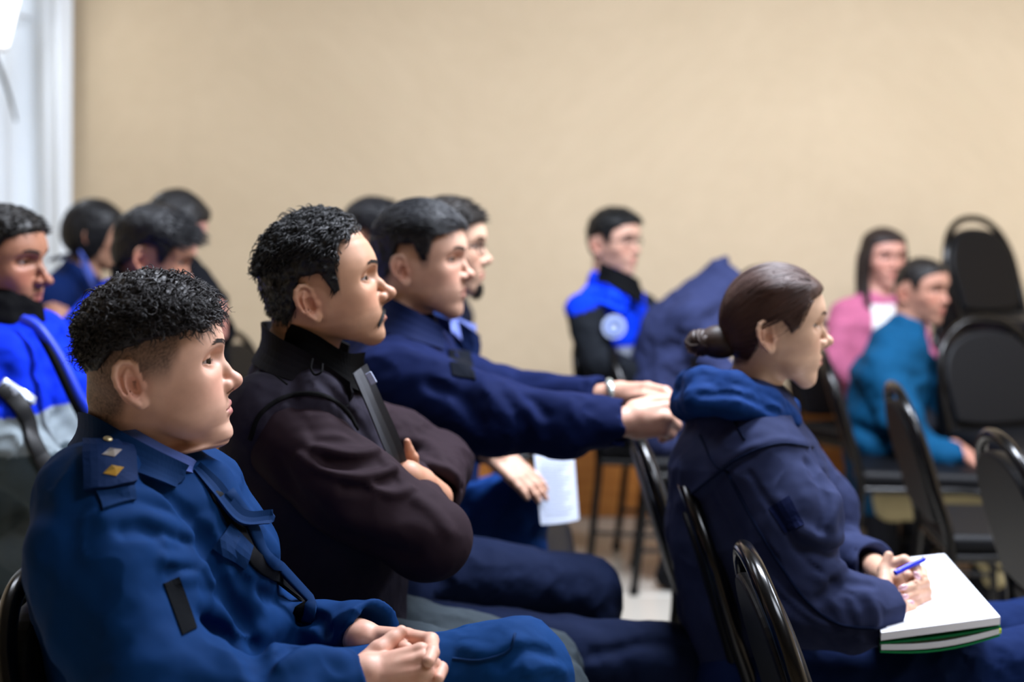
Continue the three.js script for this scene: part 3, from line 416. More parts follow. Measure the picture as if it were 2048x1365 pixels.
function band(top, bot, thick, rows = 4, bulge = 0, steps = 40) {   // collar-like band between two traced edges
  const c = [top, bot].map((l) => new THREE.CatmullRomCurve3(l.map((p) => new THREE.Vector3(...p)))), grid = [];
  for (let j = 0; j <= rows; j++) { const row = []; for (let i = 0; i <= steps; i++) { const a = c[0].getPoint(i / steps).toArray(), b = c[1].getPoint(i / steps).toArray(); row.push({ p: mix3(a, b, j / rows), a, b }); } grid.push(row); }
  for (let j = 0; j <= rows; j++) for (let i = 0; i <= steps; i++) { const q = grid[j][i], t = norm(sub(grid[j][Math.min(steps, i + 1)].p, grid[j][Math.max(0, i - 1)].p)); q.n = norm(cross(norm(sub(q.a, q.b)), t)); if (bulge) q.p = mad(q.p, q.n, bulge * Math.sin(Math.PI * j / rows)); }
  return sheet(grid, thick);
}
const smoothN = (g) => { g.computeVertexNormals(); return g; };
function handColor(o, nails = []) { const s = lin(o.skin), red = lin('#b9604e'); return (p) => { const n = fbm(p[0] * 70, p[1] * 70, p[2] * 70), g = noise(p[0] * 300, p[1] * 300, p[2] * 300); let c = mix3(mul(s, 1 + 0.05 * g), red, clamp(0.16 + 0.16 * n)); return c; }; }
const fingers = (l, k = 0.003) => U(k, ...l.map(([pts, rs]) => chain(pts.map(V4), rs, 0.005)));
function hand(o, sdf, cell = 0.003) { return meshOf(sdf, cell, handColor(o)); }
// ------------------------------------------------------------------ young man in front, navy jacket with epaulettes
{
  const t = thing('person', 'young man with curly fade haircut in blue jacket with epaulette diamonds, hands clasped', 'person');
  const o = { lower: 1.16, back: 0.016, earZ: 0.0, earY: 0.010, ear: 1.0, underK: 0.045, jowl: 0.3, gaze: [-0.5, 0], skin: '#d0a48e', blush: '#bf6a58', lip: 1.0, lips: '#a4585e', brows: 200, hairColor: '#1b1718', fr: frame(P(297, 766, 1.96), -12, 8, 0, 1.06), cheek: 1.02, noseOut: -0.001, fade: 0.036, stubble: 0.9, chin: 0.003, neck: 1.12, width: 1.0, browY: 0, eyeOpen: 0.9, iris: '#20120b', beard: 0.06,
    hairline: table([[-0.1, -0.08], [-0.06, -0.07], [-0.04, -0.05], [-0.02, -0.012], [0.01, 0.0], [0.03, 0.0], [0.045, 0.02], [0.056, 0.042], [0.068, 0.06], [0.082, 0.072], [0.1, 0.076]]),
    hair: { line: table([[-0.1, -0.02], [-0.07, 0.02], [-0.03, 0.055], [0.02, 0.064], [0.055, 0.066], [0.075, 0.072], [0.1, 0.078]]), top: 0.02, side: -0.004, from: 0, lump: 0.005, freq: 60, fringe: 0.004, strands: [
      { seed: 1, n: 4200, len: 0.019, width: 0.001, curl: 0.0042, turns: 1.1, lift: 0.3, where: (p) => p[1] > 0.07 + 0.6 * Math.min(0, p[2] + 0.04), dir: (p, n, R) => norm([p[0] * 2 + R() - 0.5, -0.25 + 0.4 * (R() - 0.5), 0.2 + R() - 0.5]) },
      { seed: 2, n: 900, len: 0.009, width: 0.0007, lift: 0.35, seg: 3, where: (p) => p[1] > 0.035, dir: (p, n, R) => norm([(R() - 0.5) * 0.4, -0.8, -0.1 + 0.4 * (R() - 0.5)]) },
      { seed: 3, n: 420, len: 0.018, width: 0.0009, curl: 0.003, turns: 0.6, lift: 0.05, drop: 0.008, where: (p) => p[2] > 0.066 && p[1] > 0.07, dir: (p, n, R) => norm([p[0] * 4 + R() - 0.5, -0.9, 0.35]) }] } };
  const h = makeHead(o, P(268, 915, 1.99), t, 0.0022);
  // hands
  const near = fingers([
    [[[672, 1388, 1.80], [735, 1352, 1.815]], [0.031, 0.03]],
    [[[735, 1345, 1.82], [842, 1304, 1.825], [872, 1316, 1.865]], [0.021, 0.0115, 0.010]],
    [[[735, 1355, 1.815], [848, 1322, 1.81], [882, 1338, 1.85]], [0.021, 0.012, 0.0105]],
    [[[735, 1365, 1.81], [848, 1345, 1.80], [878, 1362, 1.84]], [0.021, 0.012, 0.010]],
    [[[735, 1372, 1.81], [838, 1366, 1.80], [868, 1385, 1.83]], [0.02, 0.0115, 0.009]],
    [[[728, 1335, 1.83], [758, 1303, 1.845], [785, 1279, 1.86], [803, 1264, 1.87]], [0.018, 0.0145, 0.0105, 0.0088]]], 0.0045);
  const far = fingers([
    [[[704, 1268, 1.985], [728, 1280, 1.93]], [0.026, 0.027]],
    [[[728, 1282, 1.925], [775, 1290, 1.91], [800, 1296, 1.865], [812, 1300, 1.85]], [0.02, 0.014, 0.0115, 0.0105]],
    [[[730, 1276, 1.94], [812, 1276, 1.89], [862, 1282, 1.86], [864, 1306, 1.82], [857, 1324, 1.795]], [0.018, 0.013, 0.0105, 0.0095, 0.0085]],
    [[[730, 1280, 1.95], [825, 1285, 1.90], [866, 1300, 1.875], [889, 1304, 1.86]], [0.018, 0.012, 0.010, 0.0085]],
    [[[730, 1284, 1.95], [830, 1295, 1.90], [880, 1318, 1.86], [884, 1340, 1.83], [876, 1358, 1.805]], [0.018, 0.012, 0.0102, 0.0092, 0.0082]],
    [[[730, 1288, 1.95], [825, 1305, 1.90], [872, 1340, 1.86], [868, 1372, 1.82]], [0.016, 0.011, 0.0095, 0.008]]], 0.0035);
  // jacket
  const base = upper({ spine: [[345, 1520, 2.0, 0.16, 0.2], [335, 1300, 2.0, 0.165, 0.21], [312, 1130, 2.0, 0.168, 0.21], [290, 1010, 2.0, 0.135, 0.19], [262, 920, 1.99, 0.08, 0.1]],
    arms: [[[188, 1003, 1.85, 0.076], [205, 1140, 1.80, 0.088], [300, 1390, 1.74, 0.078], [560, 1400, 1.76, 0.06], [700, 1372, 1.80, 0.046]], [[340, 985, 2.17, 0.08], [460, 1300, 2.2, 0.07], [742, 1263, 1.955, 0.043]]], k: 0.05 });
  const jacket = cloth(base, { rough: 0.007, scale: 6, fine: 0.0003, folds: [
    [[[210, 1040], [270, 1030], [340, 1060]], 0.012, 0.012], [[[330, 1120], [380, 1125], [425, 1165]], 0.011, 0.011], [[[340, 1142], [390, 1148], [435, 1190]], -0.009, 0.009], [[[420, 1230], [470, 1240], [500, 1275]], 0.010, 0.011], [[[500, 1180], [520, 1230], [560, 1260]], 0.012, 0.012], [[[470, 1130], [500, 1180], [540, 1200]], -0.010, 0.012], [[[250, 985], [330, 1005], [390, 1062]], 0.0121, 0.012], [[[300, 960], [352, 1005], [398, 1065], [405, 1110]], -0.0284, 0.011], [[[300, 1040], [345, 1050], [395, 1085]], 0.0121, 0.012], [[[330, 1080], [370, 1095], [410, 1130]], 0.0121, 0.012],
    [[[250, 1065], [300, 1062], [370, 1090]], -0.0101, 0.012], [[[360, 1150], [420, 1165], [455, 1200]], 0.0101, 0.013], [[[385, 1205], [430, 1215], [470, 1260]], 0.0101, 0.012], [[[400, 1250], [450, 1270], [490, 1310]], -0.0101, 0.012],
    [[[410, 1080], [440, 1160], [480, 1240], [520, 1320]], -0.0324, 0.014], [[[80, 1080], [130, 1180], [120, 1300]], 0.0121, 0.03], [[[140, 1090], [150, 1230], [190, 1330]], -0.0101, 0.03], [[[480, 1290], [540, 1250], [620, 1225]], 0.0243, 0.018], [[[520, 1340], [580, 1300], [660, 1275]], -0.0243, 0.014], [[[560, 1330], [620, 1310], [670, 1320]], 0.0203, 0.014],
    [[[600, 1245], [640, 1240], [655, 1262]], -0.0203, 0.010], [[[440, 950], [470, 1010], [560, 1130]], 0.0162, 0.02], [[[190, 925], [150, 980], [110, 1060]], 0.0081, 0.03]] });
  const jm = lin('#0c3570');
  part('jacket', meshOf(jacket, 0.0052, plain('#022a58', 0.05)), M.cloth, t);
  const navy = std(0x02244c, 0.8), dark = std(0x04060c, 0.7);
  // trousers
  const lg = [leg([430, 1480, 1.9, 0.095], [1030, 1352, 1.88, 0.073]), leg([450, 1450, 2.15, 0.095], [985, 1345, 2.17, 0.073])];
  const tr = cloth(U(0.03, lg[0].sdf, lg[1].sdf, cone(P(345, 1540, 1.9), P(345, 1540, 2.12), 0.14)), { rough: 0.004, scale: 8, folds: [[[[930, 1300], [985, 1310], [1030, 1285]], 0.0081, 0.012], [[[1000, 1330], [1050, 1300], [1100, 1310]], -0.0101, 0.01], [[[1060, 1345], [1100, 1335], [1125, 1345]], 0.0081, 0.008]] });
  part('trousers', meshOf(tr, 0.008, plain('#032f60', 0.05)), M.cloth, t); shoes(t, lg);
  part('side_seam', strip(hits(tr, [[905, 1318], [960, 1322], [1020, 1300], [1030, 1268]], 12), 0.004, 0.0015), navy, t);
  // collar, shirt, epaulette, patch, flap
  const C = (l) => l.map(V4);
  part('shirt_collar', band(C([[330, 850, 2.09], [230, 815, 2.07], [182, 812, 2.0], [205, 822, 1.93], [265, 856, 1.905], [330, 892, 1.905], [385, 918, 1.93], [395, 930, 1.97]]), C([[330, 910, 2.1], [220, 870, 2.09], [168, 870, 2.0], [190, 880, 1.91], [250, 905, 1.885], [320, 930, 1.885], [380, 945, 1.91], [392, 950, 1.95]]), 0.0022, 4, 0.002), std(0x4a5c98, 0.8), t, 'light blue shirt collar');
  part('collar', band(C([[340, 860, 2.12], [220, 835, 2.10], [158, 826, 2.0], [186, 832, 1.905], [250, 868, 1.878], [320, 905, 1.878], [378, 932, 1.90]]), C([[340, 930, 2.15], [200, 900, 2.14], [138, 890, 2.0], [172, 915, 1.865], [245, 935, 1.835], [320, 962, 1.84], [352, 975, 1.87]]), 0.003, 5, 0.006), navy, t);
  part('lapel', band(C([[400, 925, 1.935], [440, 962, 1.93], [490, 1020, 1.93], [545, 1020, 1.96]]), C([[388, 940, 1.92], [425, 985, 1.905], [478, 1045, 1.905], [540, 1048, 1.945]]), 0.003, 3, 0.005), navy, t);
  const ep = part('epaulette', patch(jacket, [[168, 890], [262, 893], [268, 972], [171, 985]], 8, 8, 0.006, 0.004), std(0x061f45, 0.75), t);
  const gold = std(0xd8b25a, 0.28, { metalness: 0.85 }), silver = std(0xcfd2d8, 0.28, { metalness: 0.85 });
  const pin = (x, y, w, hh, m) => { const c = hit(jacket, x, y, 1, 7, 0.08), q = (dx, dy) => { const k = hit(jacket, x + dx, y + dy) ?? c; return mad(k.p, c.n, 0.0115); }; const a = q(-w, hh * 0.5), b = q(-w * 0.2, -hh), cc = q(w, -hh * 0.6), d = q(w * 0.25, hh), top = mad(c.p, c.n, 0.0165), pos = [], tri = (...l) => pos.push(...l.flat()); tri(a, top, b); tri(b, top, cc); tri(cc, top, d); tri(d, top, a); for (const [u, v] of [[a, b], [b, cc], [cc, d], [d, a]]) { const u2 = mad(u, c.n, -0.004), v2 = mad(v, c.n, -0.004); tri(u, v, v2); tri(u, v2, u2); } const g = geo(pos, [...Array(pos.length / 3).keys()]); part('rank_pin', g, m, ep, m === gold ? 'gold diamond pin' : 'silver diamond pin'); };
  pin(217, 916, 20, 9, silver); pin(220, 949, 21, 11, gold);
  { const c = hit(jacket, 213, 893, 1, 7, 0.08); part('button', new THREE.SphereGeometry(0.0062, 16, 10).scale(1, 1, 0.5).applyMatrix4(new THREE.Matrix4().lookAt(new THREE.Vector3(...c.n), new THREE.Vector3(), new THREE.Vector3(0, 1, 0))).translate(...mad(c.p, c.n, 0.011)), std(0xc9bb92, 0.3, { metalness: 0.7 }), ep); }
  part('epaulette_tab', patch(jacket, [[192, 985], [266, 975], [270, 1002], [206, 1022]], 6, 3, 0.004, 0.001), navy, t);
  part('sleeve_patch', patch(jacket, [[326, 1168], [358, 1156], [393, 1258], [364, 1272]], 4, 10, 0.0022, 0), std(0x05080d, 0.95), t, 'black hook-and-loop strip');
  part('pocket_flap', patch(jacket, [[458, 1050], [502, 1095], [488, 1140], [425, 1100]], 6, 5, 0.004, 0.001), navy, t);
  part('placket', strip(hits(jacket, [[430, 985], [470, 1050], [510, 1120], [565, 1155], [605, 1195], [600, 1245]], 30), 0.026, 0.004), dark, t, 'dark zip opening');
  part('placket_edge', strip(hits(jacket, [[455, 985], [500, 1050], [530, 1115], [585, 1150], [622, 1195], [615, 1250]], 30), 0.018, 0.007), navy, t);
  bodyMesh(t, [h.skin, hand(o, near, 0.0026), hand(o, far, 0.0026)], inner([base, tr.base]), o.skin);
}
// ------------------------------------------------------------------ man with moustache, dark vest over brown sleeves, arms crossed
{
  const t = thing('person', 'man with moustache in dark vest with arms crossed', 'person');
  const o = { skin: '#bf9276', blush: '#b0604f', lips: '#a2605a', hairColor: '#0d0d10', hairline: table([[-0.1, -0.052], [-0.06, -0.046], [-0.04, -0.022], [-0.03, 0.012], [-0.02, 0.034], [0.012, 0.034], [0.022, 0.012], [0.027, -0.004], [0.038, -0.002], [0.043, 0.03], [0.05, 0.066], [0.06, 0.084], [0.08, 0.094], [0.1, 0.1]]), fr: frame(P(640, 598, 2.47), -6, 12, 0, 1.05), gaze: [-0.3, 0], cheek: 0.9, lower: 1.2, back: 0.006, noseOut: 0.004, noseDrop: 0, fade: 0.035, stubble: 0.93, neck: 1.1, moustache: 1, eyeOpen: 0.75, beard: 0.18, brow: 1.1,
    hair: { line: table([[-0.1, -0.052], [-0.06, -0.046], [-0.04, -0.022], [-0.03, 0.012], [-0.02, 0.034], [0.012, 0.034], [0.022, 0.012], [0.027, -0.004], [0.038, -0.002], [0.043, 0.03], [0.05, 0.066], [0.06, 0.086], [0.08, 0.098], [0.1, 0.104]]), top: 0.02, side: 0.006, from: 0.012, lump: 0.006, freq: 42, fringe: 0.0, front: 0.3, strands: [
      { seed: 11, n: 2600, len: 0.022, width: 0.0014, curl: 0.0045, turns: 0.9, lift: 0.0, where: (p) => p[1] > 0.065, dir: (p, n, R) => { const d = [p[0] * 2 + 0.8 * (R() - 0.5), 0.1, -1 + 1.2 * (R() - 0.5)]; return norm(sub(d, mul(n, dot(d, n)))); } },
      { seed: 12, n: 1500, len: 0.010, width: 0.0008, lift: 0.12, seg: 3, where: (p) => p[1] < 0.09, dir: (p, n, R) => norm([0, -1, -0.5 + 0.4 * (R() - 0.5)]) }] } };
  const h = makeHead(o, P(600, 745, 2.5), t, 0.0026);
  const base = upper({ spine: [[650, 1330, 2.5, 0.15, 0.19], [640, 1130, 2.5, 0.155, 0.2], [628, 960, 2.5, 0.155, 0.2], [610, 835, 2.5, 0.13, 0.185], [598, 752, 2.5, 0.09, 0.1]], k: 0.045 });
  const arm = U(0.02, upper({ spine: [[605, 868, 2.38, 0.05, 0.05], [609, 870, 2.38, 0.05, 0.05]], arms: [[[580, 880, 2.36, 0.08], [700, 978, 2.30, 0.08], [855, 1078, 2.30, 0.066], [815, 975, 2.5, 0.054]]], k: 0.02 }));
  const farArm = upper({ spine: [[690, 850, 2.68, 0.05, 0.05], [694, 852, 2.68, 0.05, 0.05]], arms: [[[680, 860, 2.68, 0.08], [800, 900, 2.72, 0.07], [880, 930, 2.72, 0.058], [868, 985, 2.50, 0.05]]], k: 0.02 });
  const brown = plain('#281d23', 0.06);
  const sleeve = cloth(arm, { rough: 0.004, scale: 6, fine: 0.0003, folds: [
    [[[616, 831], [669, 828], [739, 863]], 0.009, 0.011], [[[625, 862], [680, 858], [730, 880]], -0.007, 0.011], [[[637, 898], [704, 909], [767, 894]], 0.012, 0.008], [[[633, 879], [690, 882], [740, 880]], -0.009, 0.010], [[[651, 925], [710, 932], [760, 925]], -0.013, 0.012], [[[600, 915], [623, 930], [686, 952], [739, 952], [806, 928]], 0.014, 0.008], [[[739, 972], [785, 988], [823, 979]], 0.012, 0.008], [[[690, 975], [730, 978], [790, 960]], -0.010, 0.010],
    [[[560, 930], [590, 985], [640, 1030]], -0.008, 0.016], [[[835, 1000], [870, 1030], [895, 1065]], 0.008, 0.012], [[[700, 1040], [780, 1060], [850, 1062]], 0.007, 0.02], [[[650, 1050], [720, 1085], [820, 1112]], -0.008, 0.016]] });
  part('sleeve', meshOf(sleeve, 0.0055, brown), M.cloth, t, 'brown sleeve');
  part('sleeve', meshOf(cloth(farArm, { rough: 0.006, scale: 8, folds: [[[[800, 880], [850, 890], [890, 920]], 0.0134, 0.012], [[[830, 920], [870, 935], [905, 950]], 0.0134, 0.012], [[[840, 950], [880, 960], [912, 975]], -0.0134, 0.01]] }), 0.0065, brown), M.cloth, t, 'brown sleeve');
  const vest = cloth(U(0.03, base, cone(P(585, 800, 2.42), P(640, 800, 2.6), 0.06), cone(P(535, 825, 2.365), P(630, 805, 2.375), 0.068, 0.058), cone(P(520, 850, 2.37), P(500, 960, 2.42), 0.065, 0.06)), { rough: 0.005, scale: 7, folds: [[[[540, 690], [580, 750], [585, 800]], -0.0101, 0.012], [[[640, 760], [700, 830], [750, 900]], -0.0101, 0.01]] });
  part('vest', meshOf(vest, 0.0065, plain('#282530', 0.06)), M.cloth, t, 'dark softshell vest');
  const lg = [leg([700, 1330, 2.38, 0.095], [1085, 1395, 2.35, 0.073]), leg([690, 1260, 2.6, 0.095], [1085, 1345, 2.6, 0.073])];
  const tr = cloth(U(0.03, lg[0].sdf, lg[1].sdf, cone(P(650, 1370, 2.42), P(650, 1370, 2.6), 0.13)), { rough: 0.007, scale: 8 });
  part('trousers', meshOf(tr, 0.009, plain('#353d43', 0.06)), M.cloth, t, 'grey trousers'); shoes(t, lg);
  const C = (l) => l.map(V4), black = std(0x08080a, 0.85);
  part('neck_gaiter', band(C([[700, 690, 2.56], [600, 640, 2.58], [548, 640, 2.5], [575, 645, 2.42], [630, 668, 2.395], [690, 705, 2.40], [730, 705, 2.46]]), C([[700, 770, 2.58], [580, 740, 2.60], [530, 720, 2.5], [560, 730, 2.40], [630, 745, 2.375], [700, 775, 2.385], [735, 790, 2.45]]), 0.004, 6, 0.010), std(0x050506, 0.95), t, 'black neck warmer');
  part('collar', band(C([[680, 700, 2.61], [580, 650, 2.62], [524, 645, 2.5], [552, 672, 2.385], [625, 712, 2.36], [700, 765, 2.365]]), C([[690, 760, 2.64], [560, 730, 2.66], [505, 720, 2.5], [535, 745, 2.36], [620, 775, 2.345], [695, 815, 2.36]]), 0.004, 5, 0.008), std(0x131216, 0.85), t);
  part('armhole_seam', strip(hits(vest, [[500, 880], [520, 830], [570, 795], [640, 790], [690, 820], [715, 860]], 24), 0.008, 0.003), black, t);
  part('quilt_seam', strip(hits(vest, [[505, 700], [540, 740], [575, 770]], 10), 0.004, 0.001), black, t);
  const mic = part('chest_panel', band(C([[733, 728, 2.38], [760, 790, 2.37], [800, 880, 2.38], [815, 930, 2.40]]), C([[706, 748, 2.352], [735, 815, 2.345], [770, 900, 2.36], [790, 940, 2.38]]), 0.003, 3, 0.006), std(0x2f3138, 0.6), t, 'grey placket');
  part('badge', new RoundedBoxGeometry(0.012, 0.022, 0.006, 2, 0.002).rotateZ(0.5).translate(...P(742, 757, 2.345)), std(0x9aa3c0, 0.4), mic);
  part('shoulder_loop', tube(C([[625, 718, 2.352], [622, 738, 2.338], [630, 750, 2.335], [642, 745, 2.335], [645, 728, 2.35]]), 0.0022, 20, 6), black, t);
  const wr = fingers([[[[874, 996, 2.47], [840, 968, 2.42], [815, 955, 2.40]], [0.029, 0.028, 0.03]], [[[812, 925, 2.47], [818, 900, 2.455], [814, 884, 2.45]], [0.011, 0.008, 0.0065]], [[[826, 935, 2.47], [828, 915, 2.46]], [0.011, 0.009]]], 0.01);
  bodyMesh(t, [h.skin, hand(o, wr, 0.0035)], inner([base, arm, tr.base]), o.skin);
}
// ------------------------------------------------------------------ man leaning forward with both arms on the chair ahead
{
  const t = thing('person', 'man in navy jacket leaning forward with hands resting on the chair ahead', 'person');
  const o = { skin: '#cda28c', blush: '#c06a58', lips: '#a9645e', hairColor: '#0e1016', fr: frame(P(836, 538, 3.08), 10, 2, 0, 1.03), gaze: [-0.2, 0], cheek: 0.9, fade: 0.03, stubble: 0.85, neck: 1.12, eyeOpen: 0.7, beard: 0.12,
    hair: { top: 0.022, side: 0.003, from: 0.022, lump: 0.003, freq: 45, front: 0.6, strands: [{ seed: 21, n: 1500, len: 0.028, width: 0.0013, lift: 0.0, hug: 0.0015, where: (p) => p[1] > 0.075, dir: (p, n, R) => norm([0.6 * (R() - 0.5), 0.05, 1 + 0.4 * (R() - 0.5)]) }] } };
  const h = makeHead(o, P(800, 655, 3.1), t, 0.0034);
  const base = upper({ spine: [[740, 1150, 3.1, 0.15, 0.19], [775, 960, 3.1, 0.155, 0.2], [805, 800, 3.1, 0.15, 0.2], [805, 715, 3.1, 0.12, 0.17], [800, 660, 3.1, 0.085, 0.1]],
    arms: [[[785, 760, 2.94, 0.088], [990, 835, 2.86, 0.073], [1130, 848, 2.84, 0.062], [1243, 846, 2.83, 0.049]], [[840, 745, 3.26, 0.08], [1020, 800, 3.25, 0.065], [1195, 795, 3.12, 0.045]]], k: 0.05 });
  const jk = cloth(base, { rough: 0.008, scale: 7, fine: 0, folds: [[[[800, 700], [850, 720], [940, 735]], 0.008, 0.016], [[[860, 770], [920, 800], [960, 850]], -0.012, 0.016], [[[960, 770], [990, 800], [1020, 860]], 0.010, 0.016], [[[1020, 790], [1060, 830], [1080, 880]], 0.010, 0.014], [[[1060, 800], [1090, 830]], -0.008, 0.012], [[[1140, 810], [1160, 850]], 0.006, 0.012]] });
  part('jacket', meshOf(jk, 0.008, plain('#07143c', 0.06)), M.cloth, t);
  const lg = [leg([820, 1290, 2.72, 0.09], [1330, 1332, 2.66, 0.076]), leg([800, 1140, 3.05, 0.1], [1165, 1190, 3.02, 0.08], 0.04)];
  const tr = cloth(U(0.03, lg[0].sdf, lg[1].sdf, cone(P(745, 1170, 2.95), P(745, 1170, 3.2), 0.13)), { rough: 0.006, scale: 7, folds: [[[[1190, 1310], [1280, 1290], [1370, 1292]], -0.012, 0.012], [[[1200, 1345], [1290, 1325], [1370, 1330]], 0.006, 0.02]] });
  part('trousers', meshOf(tr, 0.011, plain('#111b36', 0.06)), M.cloth, t); shoes(t, lg);
  const C = (l) => l.map(V4), navy = std(0x08153a, 0.8);
  part('collar', band(C([[900, 640, 3.17], [800, 605, 3.2], [762, 590, 3.1], [785, 598, 3.0], [830, 622, 2.97], [885, 655, 2.98]]), C([[910, 690, 3.18], [790, 665, 3.22], [738, 640, 3.1], [765, 665, 2.97], [825, 680, 2.93], [890, 700, 2.96]]), 0.004, 4, 0.006), navy, t);
  const ep = part('epaulette', patch(jk, [[775, 612], [818, 628], [858, 655], [800, 668]], 5, 5, 0.006, 0.003), navy, t);
  for (const [x, y] of [[797, 622], [812, 633]]) { const c = hit(jk, x, y + 12, 1, 7, 0.1); part('rank_pin', new THREE.OctahedronGeometry(0.011).scale(1.2, 0.5, 1).translate(...add(P(x, y, -c.p[2]), [0, 0.002, 0.004])), std(0xe6e2d0, 0.25, { metalness: 0.7 }), ep, 'pale metal rank pin'); }
  part('sleeve_patch', patch(jk, [[895, 700], [940, 705], [952, 760], [905, 752]], 4, 4, 0.003), std(0x070c16, 0.95), t);
  const hd = fingers([
    [[[1238, 846, 2.84], [1275, 840, 2.85]], [0.031, 0.032]], [[[1275, 832, 2.85], [1330, 818, 2.86], [1358, 815, 2.90], [1368, 830, 2.92]], [0.028, 0.017, 0.012, 0.010]], [[[1275, 845, 2.85], [1330, 838, 2.84], [1352, 852, 2.88], [1340, 868, 2.90]], [0.028, 0.017, 0.012, 0.010]], [[[1275, 855, 2.85], [1322, 858, 2.84], [1340, 868, 2.87], [1325, 878, 2.88]], [0.026, 0.017, 0.012, 0.010]], [[[1270, 820, 2.87], [1300, 805, 2.90], [1340, 800, 2.92]], [0.022, 0.014, 0.010]],
    [[[1190, 795, 3.12], [1240, 790, 3.08]], [0.028, 0.03]], [[[1240, 788, 3.08], [1295, 780, 3.02], [1330, 785, 2.98], [1345, 800, 2.95]], [0.026, 0.017, 0.013, 0.010]], [[[1240, 798, 3.08], [1290, 795, 3.0], [1325, 800, 2.95]], [0.024, 0.015, 0.011]]], 0.008);
  part('wristwatch', tube([0, 1, 2, 3, 4, 5, 6, 7].map((i) => { const a = i * Math.PI / 4, c = P(1222, 792, 3.09); return [c[0] - 0.004 * Math.sin(a), c[1] + 0.031 * Math.sin(a), c[2] + 0.031 * Math.cos(a)]; }), 0.009, 32, 8, true), std(0xc9d4d2, 0.25, { metalness: 0.8 }), t, 'pale metal wristwatch');
  bodyMesh(t, [h.skin, hand(o, hd, 0.004)], inner([base, tr.base]), o.skin);
}
